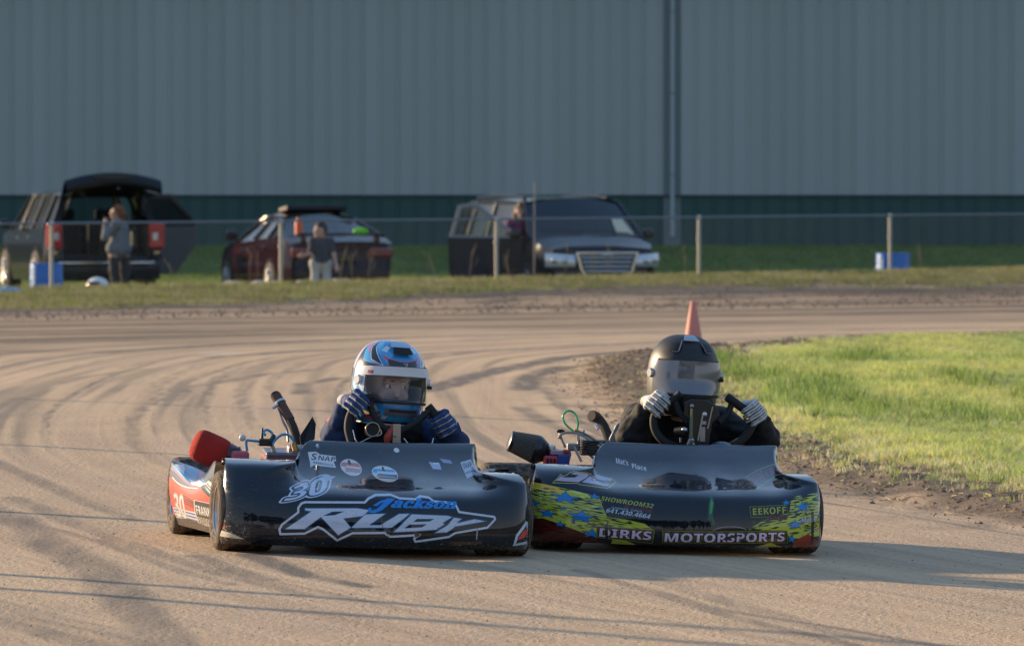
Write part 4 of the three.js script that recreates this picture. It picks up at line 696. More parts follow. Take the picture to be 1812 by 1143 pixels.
  poly(c, [[1310, 118], [1395, 100], [1400, 190], [1318, 218]], '#b9c0c8'); text(c, 'SNAP', 1318, 158, 74, 42, '#20242c', { font: 'italic bold', turn: -0.16 }); for (let i = 0; i < 6; i++) { c.fillStyle = '#3c5a8e'; c.fillRect(1320 + i * 12, 180 - i * 3, 8, 12); }
  // dried mud splashed on the left corner, and chips
  low(3.81, 280, 680); scratches(c, 91, 130, 430, 700, 640, 1050, '#5f5e5a', 3); scratches(c, 92, 110, 428, 880, 600, 1060, '#8f8676', 4); speckle(c, 9, 160, '#b39c80', 430, 800, 640, 1060, 1, 6); speckle(c, 10, 90, '#cfc4b0', 425, 950, 590, 1050, 2, 12); poly(c, [[430, 880], [456, 900], [458, 985], [424, 975]], '#c4503c'); poly(c, [[430, 898], [460, 925], [460, 940], [428, 915]], '#e4dcd4'); poly(c, [[424, 990], [500, 1010], [585, 1050], [430, 1035]], '#d9cfba');
  c.setTransform(1, 0, 0, 1, 0, 0); speckle(c, 21, 900, '#8d8474', 0, 90, 2048, 650, 0.8, 4); speckle(c, 24, 5200, '#4e4a42', 0, 60, 2048, 660, 1, 3.2); scratches(c, 25, 240, 0, 560, 2048, 655, '#7c766a', 2.4); scratches(c, 22, 160, 0, 150, 2048, 640, '#6d747c', 1.1); speckle(c, 23, 420, '#a89274', 60, 590, 1960, 652, 1, 7);
});
const starP = (x, y, r, sx, turn) => Array.from({ length: 10 }, (_, i) => { const a = -1.5708 + i * 0.6283, q = i % 2 ? r * 0.4 : r, px = Math.cos(a) * q * sx, py = Math.sin(a) * q; return [x + px * Math.cos(turn) - py * Math.sin(turn), y + px * Math.sin(turn) + py * Math.cos(turn)]; });
const nosePrintB = canvasTex(2048, 704, (c) => {
  c.fillStyle = NAVY; c.fillRect(0, 0, 2048, 704);
  const low = (sc, ox, oy) => c.setTransform(3.456 / sc, -0.083 / sc, 0, 3.414 / sc, 1011.8 + 3.456 * (ox - 1200), 85.1 + 3.414 * (oy - 800) - 0.083 * (ox - 1200)), up = (sc, ox, oy) => c.setTransform(3.504 / sc, -0.084 / sc, 0, 3.459 / sc, 1093.3 + 3.504 * (ox - 1200), 103.5 + 3.459 * (oy - 800) - 0.084 * (ox - 1200));
  const GREEN = '#bcc546', streaks = (seed, n, x0, y0, x1, y1, slope, col, l) => { const r = rng(seed); for (let i = 0; i < n; i++) { const x = mix(x0, x1, r()), y = mix(y0, y1, r()) + (x - x0) * slope, w = l * (0.3 + r()), h = 3 + 9 * r() * r(); poly(c, [[x - w, y - w * slope], [x, y - h], [x + w, y + w * slope], [x + w * 0.3, y + h]], col); } };
  low(5.443, 920, 790);   // left splash with stars
  poly(c, [[60, 348], [250, 372], [520, 430], [760, 485], [780, 560], [830, 680], [1000, 700], [1180, 740], [1260, 800], [1000, 880], [740, 850], [560, 860], [330, 790], [60, 740]], GREEN); poly(c, [[60, 348], [250, 372], [460, 425], [380, 455], [60, 450]], '#eebf38');
  poly(c, [[60, 720], [240, 700], [420, 760], [600, 830], [760, 900], [760, 975], [60, 960]], '#5c1f16'); poly(c, [[890, 880], [1000, 900], [1200, 980], [880, 975]], GREEN); poly(c, [[460, 930], [720, 900], [830, 960], [480, 960]], '#8e3a28'); streaks(71, 60, 60, 720, 760, 940, 0.06, '#23100e', 40);
  streaks(72, 90, 60, 370, 780, 640, 0.13, '#39431c', 70); streaks(73, 50, 60, 380, 760, 620, 0.13, '#dde07a', 60); streaks(74, 40, 500, 480, 1000, 760, 0.15, NAVY, 60); streaks(75, 30, 60, 460, 500, 640, 0.1, '#7d8a62', 40);
  streaks(85, 70, 60, 400, 900, 760, 0.14, '#0d1620', 55); streaks(86, 46, 60, 430, 700, 700, 0.12, '#8d97a0', 26); streaks(87, 60, 700, 470, 1300, 800, 0.16, '#0b1520', 70);
  for (const [x, y, r, sx, tn] of [[440, 500, 62, 2.4, 0.12], [715, 485, 34, 1.9, 0.1], [590, 680, 66, 2.3, 0.15], [280, 655, 44, 2, 0.1], [690, 840, 52, 2, 0.1], [395, 755, 30, 2, 0.1], [160, 560, 40, 1.4, 0.1], [420, 605, 20, 1.8, 0.1], [765, 596, 18, 1.6, 0], [170, 690, 18, 2, 0]]) poly(c, starP(x, y, r, sx, tn), '#1a86d6', '#14304a', 4);
  poly(c, [[790, 520], [1280, 590], [1240, 720], [820, 650]], NAVY); text(c, 'SHOWROOM32', 768, 520, 490, 58, '#b3b64a', { font: 'italic bold', turn: 0.145 }); text(c, 'Racing', 975, 588, 275, 44, '#7d2c34', { font: 'italic bold', turn: 0.15 }); text(c, 'GARNER, IOWA', 868, 596, 290, 26, '#9fb2bf', { turn: 0.13 }); text(c, '641.430.4664', 812, 632, 415, 58, '#c3d3e6', { font: 'italic bold', turn: 0.14 });
  const word = (s, x, y, w, h, tn) => text(c, s, x, y, w, h, '#cdd1e8', { turn: tn, edges: [['#9aa23c', 25], ['#10141a', 21], ['#a02c3a', 9]] });
  poly(c, [[735, 765], [1270, 800], [1260, 930], [735, 875]], '#0e141c', '#9aa23c', 5); word('DIRKS', 745, 866, 505, 112, 0.06); poly(c, [[806, 765], [836, 730], [842, 880], [866, 955], [818, 880]], '#1c1f22'); scratches(c, 76, 60, 700, 700, 1000, 960, '#3c4048', 6);
  low(5.443, 1180, 790); poly(c, [[760, 800], [940, 700], [1180, 650], [1440, 620], [1520, 640], [1520, 880], [1200, 900], [1160, 815]], GREEN); poly(c, [[1210, 530], [1500, 480], [1520, 560], [1520, 700], [1180, 680]], GREEN); poly(c, [[770, 1000], [1000, 930], [1200, 1000]], GREEN);
  streaks(77, 80, 1180, 500, 1520, 860, -0.12, '#39431c', 50); streaks(78, 40, 1200, 500, 1520, 850, -0.12, '#c2c866', 40); streaks(79, 30, 800, 720, 1200, 800, -0.2, '#4c5a26', 50); poly(c, [[1240, 920], [1390, 850], [1520, 940], [1520, 1010], [1240, 1005]], '#9c3524');
  streaks(88, 46, 1180, 500, 1520, 880, -0.12, '#0d1620', 40); streaks(89, 30, 780, 720, 1200, 850, -0.2, '#0d1620', 50); streaks(90, 24, 1200, 540, 1520, 900, -0.1, '#8d97a0', 20);
  for (const [x, y, r, sx, tn] of [[1160, 548, 30, 1.9, -0.1], [1330, 590, 52, 1.7, -0.1], [1250, 760, 48, 2, -0.05], [1220, 900, 44, 1.2, 0.2], [1510, 690, 34, 1, 0]]) poly(c, starP(x, y, r, sx, tn), '#1a86d6', '#14304a', 3);
  poly(c, [[780, 580], [1165, 570], [1175, 650], [1000, 680], [790, 680]], '#1a1f12', '#9aa23c', 4); text(c, 'EEKOFF', 802, 658, 360, 88, '#aab546', { turn: -0.03 }); text(c, 'Farms', 975, 706, 188, 66, '#8e2e34', { font: 'italic bold', face: 'serif', edges: [['#1a1216', 12]] });
  text(c, "Mat's", 1312, 736, 165, 58, '#c6cad4', { edges: [['#4a4e3a', 8]] }); text(c, 'Place', 1372, 838, 130, 52, '#8a93a0'); poly(c, [[1420, 640], [1450, 640], [1455, 960], [1425, 960]], '#1a1e20'); scratches(c, 80, 60, 1380, 640, 1520, 1000, '#20262a', 8);
  low(5.443, 1180, 790); poly(c, [[-70, 805], [1170, 820], [1180, 935], [-60, 920]], '#0e141c', '#9aa23c', 4); word('MOTORSPORTS', -60, 912, 1210, 118, 0.004); poly(c, [[480, 905], [700, 850], [700, 840], [560, 860]], '#2a333c'); c.strokeStyle = '#8995a5'; c.lineWidth = 7; c.beginPath(); c.ellipse(575, 810, 170, 44, 0, 3.3, 6.1); c.stroke();
  poly(c, [[355, 690], [362, 560], [392, 470], [418, 490], [420, 560], [400, 650], [425, 740], [380, 750]], '#2c5a44'); poly(c, [[372, 640], [380, 540], [400, 500], [410, 540], [392, 640]], '#4fa04f');
  speckle(c, 81, 500, '#8d8a84', -200, 950, 1300, 1020, 3, 22); scratches(c, 82, 90, -200, 940, 1200, 1010, '#9aa0a4', 5);
  // 32 on the wheel cover
  low(15.1, 970, 820); poly(c, [[165, 545], [395, 330], [440, 370], [540, 350], [640, 280], [760, 255], [1180, 300], [1300, 380], [1900, 480], [1960, 560], [1620, 690], [880, 590], [840, 560]], '#1c1216', '#c2b04a', 20); poly(c, [[240, 490], [390, 370], [460, 400], [760, 410], [880, 350], [660, 318], [780, 270], [1170, 320], [1150, 400], [860, 530]], '#b7b0c6'); poly(c, [[950, 530], [1200, 400], [1560, 390], [1880, 480], [1860, 540], [1420, 480], [1350, 510], [1760, 600], [1640, 640]], '#b3b4cc');
  // stickers on the cowl
  up(5.443, 920, 790); text(c, "Mat's", 930, 168, 115, 66, '#cfcdd0', { turn: 0.2, edges: [['#16181c', 14]] }); text(c, 'Place', 1065, 210, 138, 60, '#cfcdd0', { turn: 0.18, edges: [['#16181c', 14]] });
  up(6.353, 1300, 810); poly(c, [[95, 210], [330, 130], [520, 85], [530, 170], [400, 235], [125, 330]], '#1a2430', '#93973e', 6); text(c, 'KRISTINE', 112, 288, 235, 90, '#8f3a48', { turn: -0.33 }); text(c, 'K', 350, 218, 40, 74, '#8f3a48', { turn: -0.3 }); text(c, 'ELE', 418, 186, 100, 70, '#8f4a4e', { turn: -0.26 });
  c.setTransform(1, 0, 0, 1, 0, 0); speckle(c, 83, 900, '#8d8474', 0, 90, 2048, 650, 0.8, 4); speckle(c, 93, 5200, '#4e4a42', 0, 60, 2048, 660, 1, 3.2); scratches(c, 94, 240, 0, 560, 2048, 655, '#7c766a', 2.4); scratches(c, 84, 140, 0, 150, 2048, 640, '#6d747c', 1.1);
});
const sidePrint = canvasTex(960, 640, (c) => {
  c.fillStyle = '#0c0f14'; c.fillRect(0, 0, 960, 640); c.setTransform(2, 0, 0, 0.567, -120, -16.7);
  poly(c, [[60, 340], [110, 360], [250, 450], [390, 400], [560, 560], [560, 860], [60, 880]], '#d8533a'); poly(c, [[60, 230], [130, 300], [260, 400], [360, 430], [300, 465], [160, 410], [60, 350]], '#2d2c4a'); c.strokeStyle = '#e0566c'; c.lineWidth = 16; c.beginPath(); c.moveTo(60, 240); c.bezierCurveTo(160, 270, 200, 400, 350, 425); c.stroke(); c.strokeStyle = '#e9dfe2'; c.lineWidth = 14; c.beginPath(); c.moveTo(90, 350); c.bezierCurveTo(160, 450, 260, 460, 370, 425); c.stroke();
  poly(c, [[95, 180], [215, 95], [300, 160], [450, 340], [400, 400], [300, 400]], '#e6e6ea'); poly(c, [[120, 170], [215, 100], [295, 165], [440, 330], [425, 350]], '#1f6fc0'); for (const k of [0, 1]) { c.strokeStyle = '#e6e6ea'; c.lineWidth = 7; c.beginPath(); c.moveTo(135 + k * 22, 150 - k * 14); c.lineTo(415 + k * 12, 380 - k * 20); c.stroke(); } poly(c, [[70, 195], [110, 200], [290, 370], [260, 375], [70, 225]], '#1d8fc4');
  poly(c, [[440, 350], [490, 290], [590, 350], [560, 560]], '#e9e6e4'); for (let i = 0; i < 3; i++) { c.strokeStyle = ['#1f6fc0', '#131a24', '#1d9aa8'][i]; c.lineWidth = 16; c.beginPath(); c.moveTo(470 - i * 16, 330 + i * 26); c.lineTo(580 - i * 6, 440 + i * 44); c.stroke(); }
  for (let i = 0; i < 4; i++) { c.strokeStyle = '#23181c'; c.lineWidth = 12 - i; c.beginPath(); c.moveTo(205, 560 + i * 34); c.quadraticCurveTo(300, 580 + i * 30, 345, 640 + i * 22); c.stroke(); } poly(c, [[70, 760], [345, 750], [345, 880], [75, 900]], '#e3e3e8'); for (let i = 0; i < 3; i++) { c.fillStyle = '#2f66b4'; c.fillRect(75, 775 + i * 44, 270, 20); }
  text(c, '30', 88, 880, 130, 440, '#e9e7e6', { edges: [['#e9e7e6', 26], ['#14161c', 16]], slant: -0.05 }); poly(c, [[345, 590], [525, 590], [520, 960], [330, 950]], '#17181b', '#e6e4e4', 8); text(c, 'FRANKE', 350, 770, 165, 165, '#ecebea'); text(c, 'FARMS', 338, 905, 160, 120, '#17181b', { edges: [['#ecebea', 14]] });
  poly(c, [[60, 910], [230, 870], [560, 960], [560, 1060], [60, 1060]], '#1b1c1f'); c.setTransform(1, 0, 0, 1, 0, 0); speckle(c, 41, 500, '#b59a78', 0, 420, 960, 640, 1, 8);
});
function kartWheel(o, x, z, r, w, steer = 0, muddy) {
  const tm = muddy || tyreMat, y = r, g = lathe([[r * 0.56, -w * 0.44], [r * 0.7, -w * 0.5], [r * 0.88, -w * 0.5], [r * 0.96, -w * 0.46], [r, -w * 0.38], [r * 1.002, 0], [r, w * 0.38], [r * 0.96, w * 0.46], [r * 0.88, w * 0.5], [r * 0.7, w * 0.5], [r * 0.56, w * 0.44]], 56).rotateZ(Math.PI / 2);
  const t = part('tyre', g, tm, o); t.position.set(x, y, z); t.rotation.y = steer;
  const s = Math.sign(x), q = r * 0.58;
  part('rim', lathe([[0.018, w * 0.3], [0.03, w * 0.31], [0.04, w * 0.2], [q * 0.75, w * 0.16], [q * 0.9, w * 0.3], [q, w * 0.46], [q * 1.04, w * 0.46], [q * 1.0, w * 0.3], [q * 0.92, 0], [q * 1.0, -w * 0.44]], 36).rotateZ(-s * Math.PI / 2), alu, t);
  part('hub', rod(V(s * w * 0.1, 0, 0), V(s * w * 0.42, 0, 0), 0.02, 0.016, 14), mat([0.25, 0.02, 0.02], 0.4, 0.5), t);
}
const alu = mat([0.62, 0.63, 0.66], 0.28, 0.9), steel = mat([0.33, 0.33, 0.34], 0.4, 0.8), tyreTex = dataTex(256, 256, (u, v) => { const a = tile(u, v, 3, 1), b = tile(u, v, 14, 2), m = sstep(-0.5, 0.6, a + 0.5 * b), k = 1 + 0.3 * b; return [mix(0.035, 0.2, m * 0.8) * k, mix(0.03, 0.145, m * 0.8) * k, mix(0.026, 0.105, m * 0.8) * k]; });
const tyreMat = mat([1, 1, 1], 0.9, 0, { map: tyreTex, bumpMap: bumpRep(4, 2), bumpScale: 0.002 }), plasticB = phys([0.012, 0.013, 0.015], 0.35, { clearcoat: 0.3 }), matte = mat([0.014, 0.014, 0.015], 0.75), grease = mat([0.05, 0.047, 0.045], 0.5, 0.5), seatM = phys([0.03, 0.03, 0.033], 0.4);
const redCloth = mat([0.50, 0.026, 0.018], 0.92, 0, { bumpMap: bumpRep(5, 5), bumpScale: 0.004 }), brassM = mat([0.55, 0.33, 0.13], 0.35, 0.9), hoseBlue = phys([0.03, 0.30, 0.55], 0.2, { clearcoat: 1 }), hoseGreen = phys([0.02, 0.55, 0.16], 0.2, { clearcoat: 1 }), rust = mat([0.13, 0.075, 0.055], 0.75, 0.3), wrap = mat([0.07, 0.065, 0.055], 0.95, 0, { bumpMap: bumpRep(8, 14), bumpScale: 0.003 });
const v3 = (p) => V(p[0], p[1], p[2]);
function chassis(o, seatX) {
  part('floor_pan', rbox(0.62, 0.012, 1.05, 0.005, 0.1, 0.045, -0.42), matte, o);
  for (const s of [-1, 1]) part('frame_rail', tube([[s * 0.3 + 0.05, 0.06, 0.12], [s * 0.32 + 0.05, 0.06, -0.4], [s * 0.3 + 0.05, 0.08, -1.1]], 0.015, 16, 8), steel, o);
  part('front_axle', rod(V(-0.42, 0.13, 0), V(0.46, 0.13, 0), 0.016, 0.016, 10), steel, o); part('rear_axle', rod(V(-0.5, 0.14, -1.02), V(0.56, 0.14, -1.02), 0.019, 0.019, 12), steel, o);
  const seat = part('seat', patch((u, v) => { const a = mix(-1.5, 1.5, u), y = mix(0.06, 0.40, v), z = -0.86 - 0.34 * sstep(0, 1, v) - 0.16 * Math.cos(a) * (1 - 0.2 * v); return [seatX + 0.18 * Math.sin(a) * (0.9 + 0.15 * v), y + 0.02 * Math.cos(a * 2), z + 0.14]; }, 20, 10), seatM, o);
  part('seat_strut', rod(V(seatX - 0.18, 0.3, -1.05), V(seatX - 0.2, 0.08, -1.1), 0.01, 0.01, 8), steel, seat);
  part('rear_bumper', tube([[-0.42, 0.14, -1.12], [-0.4, 0.14, -1.26], [0.4, 0.14, -1.26], [0.44, 0.14, -1.12]], 0.012, 20, 8), steel, o);
  part('steering_shaft', rod(V(seatX - 0.02, 0.09, -0.05), V(seatX - 0.01, 0.40, -0.44), 0.01, 0.01, 10), steel, o);
}
// ---------------- first kart
{
  const o = thing('racing_kart', 'black racing kart with white name lettering and number 30 on nose', 'kart', 0, 0, 0); kartBase(o, KARTS.a);
  const nose = part('nose_body', noseShell({ x0: -0.552, x1: 0.606, xc: 0.11, lipL: -0.165, lipR: 0.472, lip: 0.402, wl: 0.338, wr: 0.308 }), nosePaint(nosePrintA, scuff), o);
  for (let i = 0; i < 4; i++) part('vent_hole', new THREE.CylinderGeometry(0.011, 0.011, 0.004, 14).translate(0.49 + i * 0.03, 0.3085, -0.08 + 0.012 * i), matte, nose);
  part('nose_bolt', rod(V(-0.155, 0.385, -0.16), V(-0.16, 0.39, -0.15), 0.008, 0.006, 10), chrome, nose);
  kartWheel(o, -0.45, 0, 0.148, 0.215, 0.02); kartWheel(o, 0.515, 0, 0.14, 0.19, 0.05); kartWheel(o, -0.475, -1.02, 0.15, 0.25); kartWheel(o, 0.5, -1.02, 0.145, 0.22);
  chassis(o, 0.2);
  const sideFn = (u, v) => { const z = mix(-0.90, -0.16, u), top = 0.292 - 0.062 * Math.sin(Math.PI * clamp(u * 1.02)) ** 1.5 + 0.03 * sstep(0.75, 1, u), k = clamp(v / 0.8), y = mix(0.045, top, k) ; const inn = v > 0.8 ? (v - 0.8) / 0.2 : 0; return [mix(-0.612, -0.536, u) - 0.022 * Math.sin(Math.PI * k) + 0.03 * (1 - k) + inn * 0.13, y + 0.012 * Math.sin(Math.PI * inn * 0.5) - 0.05 * inn, z]; };
  part('side_panel', patch(sideFn, 40, 20, (u, v, p) => [u, p[1] / 0.32]), phys([1, 1, 1], 0.3, { map: sidePrint, clearcoat: 0.7, clearcoatRoughness: 0.1 }), o, 'orange side panel with number 30 and blue stripes');
  part('side_panel', patch((u, v) => { const [x, y, z] = sideFn(u, v); return [-x + 0.03, y, z]; }, 30, 14), plasticB, o);
  // engine group on the right-hand side of the driver
  const en = part('engine_block', rbox(0.2, 0.17, 0.22, 0.015, -0.22, 0.2, -0.72), grease, o);
  part('engine_cover', rbox(0.17, 0.045, 0.13, 0.01, -0.2, 0.325, -0.70, 0.12), mat([0.2, 0.17, 0.2], 0.3, 0.4), en); part('cover_band', rbox(0.172, 0.018, 0.132, 0.005, -0.2, 0.318, -0.70, 0.12), mat([0.38, 0.03, 0.03], 0.4), en);
  part('valve_cover', rbox(0.07, 0.03, 0.06, 0.01, -0.16, 0.352, -0.7, 0.12), steel, en); part('spark_plug', rod(V(-0.25, 0.34, -0.66), V(-0.27, 0.385, -0.64), 0.009, 0.006, 10), mat([0.5, 0.48, 0.45], 0.4), en); part('plug_cap', rod(V(-0.27, 0.38, -0.64), V(-0.255, 0.405, -0.65), 0.009, 0.009, 10), plasticB, en);
  for (let i = 0; i < 6; i++) part('cooling_fin', box(0.215, 0.006, 0.2, -0.22, 0.14 + i * 0.024, -0.72), grease, en);
  const f0 = v3([-0.4269, 0.3173, -0.66]), f1 = v3([-0.5517, 0.3658, -0.66]), fd = f1.clone().sub(f0).normalize();
  const fil = part('air_filter', lathe([[0.001, -0.005], [0.046, 0], [0.057, 0.006], [0.061, 0.03], [0.0625, 0.07], [0.063, 0.098], [0.060, 0.116], [0.052, 0.128], [0.034, 0.136], [0.001, 0.138]], 32).applyQuaternion(_q.setFromUnitVectors(V(0, 1, 0), fd)).translate(...f0.clone().addScaledVector(fd, 0.01).toArray()), redCloth, o, 'red cloth covered air filter');
  part('filter_neck', rod(f0.clone().addScaledVector(fd, -0.03), f0.clone().addScaledVector(fd, 0.03), 0.05, 0.056, 24), plasticB, fil); part('filter_clamp', rod(f0.clone().addScaledVector(fd, -0.045), f0.clone().addScaledVector(fd, -0.03), 0.037, 0.05, 24), alu, fil);
  const cb = part('carburettor', rod(f0.clone().addScaledVector(fd, -0.04), f0.clone().addScaledVector(fd, -0.13), 0.026, 0.03, 16), alu, o);
  part('carburettor_bowl', rbox(0.05, 0.06, 0.05, 0.012, ...[-0.4054, 0.3113, -0.66]), steel, cb); part('fuel_shield', rbox(0.07, 0.035, 0.06, 0.012, ...[-0.3877, 0.3258, -0.63]), mat([0.5, 0.1, 0.14], 0.4), cb); part('throttle_arm', rod(v3([-0.3864, 0.3597, -0.64]), v3([-0.3735, 0.3257, -0.64]), 0.004, 0.004, 8), chrome, cb);
  part('breather_ball', ball(0.0135, ...[-0.3768, 0.3926, -0.64], 1, 1, 1, 16), mat([0.6, 0.6, 0.58], 0.4), o);
  const pump = part('fuel_pump', rbox(0.055, 0.028, 0.05, 0.006, ...[-0.2864, 0.377, -0.66]), plasticB, o); part('pump_cap', rod(v3([-0.2995, 0.391, -0.66]), v3([-0.2982, 0.4326, -0.66]), 0.006, 0.003, 8), plasticB, pump);
  for (const p of [[[-0.2891, 0.4033, -0.65], [-0.293, 0.4171, -0.66], [-0.2799, 0.4238, -0.67], [-0.2628, 0.4149, -0.67], [-0.2524, 0.3934, -0.66]], [[-0.2642, 0.3692, -0.64], [-0.2472, 0.3917, -0.64], [-0.2249, 0.4078, -0.64], [-0.2026, 0.4075, -0.64], [-0.1869, 0.3944, -0.64], [-0.179, 0.3776, -0.64]], [[-0.3579, 0.3428, -0.63], [-0.3624, 0.3635, -0.63], [-0.3611, 0.383, -0.63], [-0.3427, 0.3829, -0.63], [-0.3153, 0.381, -0.64]]]) part('fuel_hose', tube(p, 0.0052, 28, 10), hoseBlue, o);
  part('hose_fitting', rod(v3([-0.1816, 0.3789, -0.64]), v3([-0.1724, 0.3505, -0.64]), 0.01, 0.012, 12), brassM, o);
  const ex = part('exhaust_pipe', tube([[-0.1479, 0.3609, -0.78], [-0.1491, 0.3919, -0.79], [-0.1596, 0.4279, -0.8], [-0.1728, 0.4583, -0.82]], 0.0165, 24, 16), wrap, o);
  part('muffler', rod(v3([-0.1701, 0.4584, -0.82]), v3([-0.2229, 0.5496, -0.88]), 0.0175, 0.021, 24), rust, ex); part('muffler_bore', rod(v3([-0.2225, 0.5488, -0.879]), v3([-0.225, 0.5541, -0.884]), 0.017, 0.018, 20), matte, ex);
  part('muffler_clamp', rod(v3([-0.2049, 0.5186, -0.86]), v3([-0.2085, 0.5252, -0.865]), 0.0235, 0.0235, 24), alu, ex); part('clamp_bolt', rod(v3([-0.2176, 0.5169, -0.84]), v3([-0.2388, 0.5006, -0.84]), 0.008, 0.006, 10), alu, ex); part('muffler_bracket', tube([[-0.2163, 0.5008, -0.85], [-0.2005, 0.4573, -0.83], [-0.1833, 0.4214, -0.82], [-0.1795, 0.3751, -0.8]], 0.005, 16, 6), steel, ex);
  const tab = [[-0.0742, 0.4709, -0.9], [-0.0639, 0.4699, -0.86], [-0.0805, 0.3886, -0.78], [-0.139, 0.3557, -0.72], [-0.1436, 0.3992, -0.74]]; { const g = new THREE.BufferGeometry(), pp = []; for (const s of [0, 0.006]) for (const q of tab) pp.push(q[0], q[1], q[2] - s); g.setAttribute('position', new THREE.Float32BufferAttribute(pp, 3)); g.setIndex([0, 1, 2, 0, 2, 3, 0, 3, 4, 5, 7, 6, 5, 8, 7, 5, 9, 8, 0, 5, 6, 0, 6, 1, 1, 6, 7, 1, 7, 2, 2, 7, 8, 2, 8, 3, 3, 8, 9, 3, 9, 4, 4, 9, 5, 4, 5, 0]); const g2 = g.toNonIndexed(); g2.computeVertexNormals(); part('seat_wing', g2, matte, o); }
  // steering wheel, turned
  const sw = part('steering_wheel', tube([[0.0969, 0.5633, -0.5], [0.0889, 0.5325, -0.5], [0.1041, 0.4901, -0.49], [0.1303, 0.4559, -0.48], [0.1763, 0.4299, -0.47], [0.2397, 0.4588, -0.47], [0.2889, 0.4949, -0.48], [0.3183, 0.5266, -0.49]], 0.0125, 48, 14), matte, o);
  part('wheel_grip', tube([[0.0984, 0.5664, -0.5], [0.062, 0.5514, -0.5], [0.017, 0.5037, -0.49], [0.0037, 0.449, -0.48], [0.0145, 0.3914, -0.46]], 0.0165, 30, 14), matte, sw);
  part('wheel_grip', tube([[0.3084, 0.5342, -0.49], [0.3322, 0.5053, -0.49], [0.3564, 0.4651, -0.48], [0.3508, 0.4182, -0.47]], 0.0165, 30, 14), matte, sw);
  part('wheel_hub', rbox(0.03, 0.1, 0.02, 0.004, ...[0.1796, 0.4163, -0.42]), mat([0.42, 0.36, 0.28], 0.4, 0.5), sw); part('hub_bolt', ball(0.006, ...[0.1714, 0.4224, -0.408], 1, 1, 0.6, 10), steel, sw);
  part('kill_switch', sdfMesh(blend([bone([0.1463, 0.4151, -0.43], [0.1716, 0.4466, -0.44], 0.014, 0.016), bone([0.1463, 0.3995, -0.43], [0.1543, 0.4231, -0.43], 0.012, 0.012)], 0.01), [0.1248, 0.3661, -0.47], [0.24, 0.52, -0.39], 0.004), mat([0.40, 0.05, 0.03], 0.5), sw);
  part('gauge', rod(v3([0.0861, 0.4403, -0.45]), v3([0.086, 0.4438, -0.41]), 0.026, 0.026, 20), matte, sw); part('gauge_rim', tf(new THREE.TorusGeometry(0.026, 0.003, 8, 24), ...[0.0863, 0.4438, -0.409]), mat([0.4, 0.33, 0.25], 0.3, 0.8), sw);
  part('brake_line', tube([[0.0155, 0.4391, -0.44], [0.0323, 0.3934, -0.42], [0.0801, 0.4144, -0.41], [0.1196, 0.427, -0.41], [0.1156, 0.4445, -0.41]], 0.0022, 30, 6), alu, o); part('brake_line', tube([[0.2081, 0.413, -0.42], [0.2263, 0.3924, -0.41], [0.2658, 0.3893, -0.41], [0.3094, 0.3903, -0.41], [0.3209, 0.4156, -0.42]], 0.0022, 30, 6), alu, o);
}
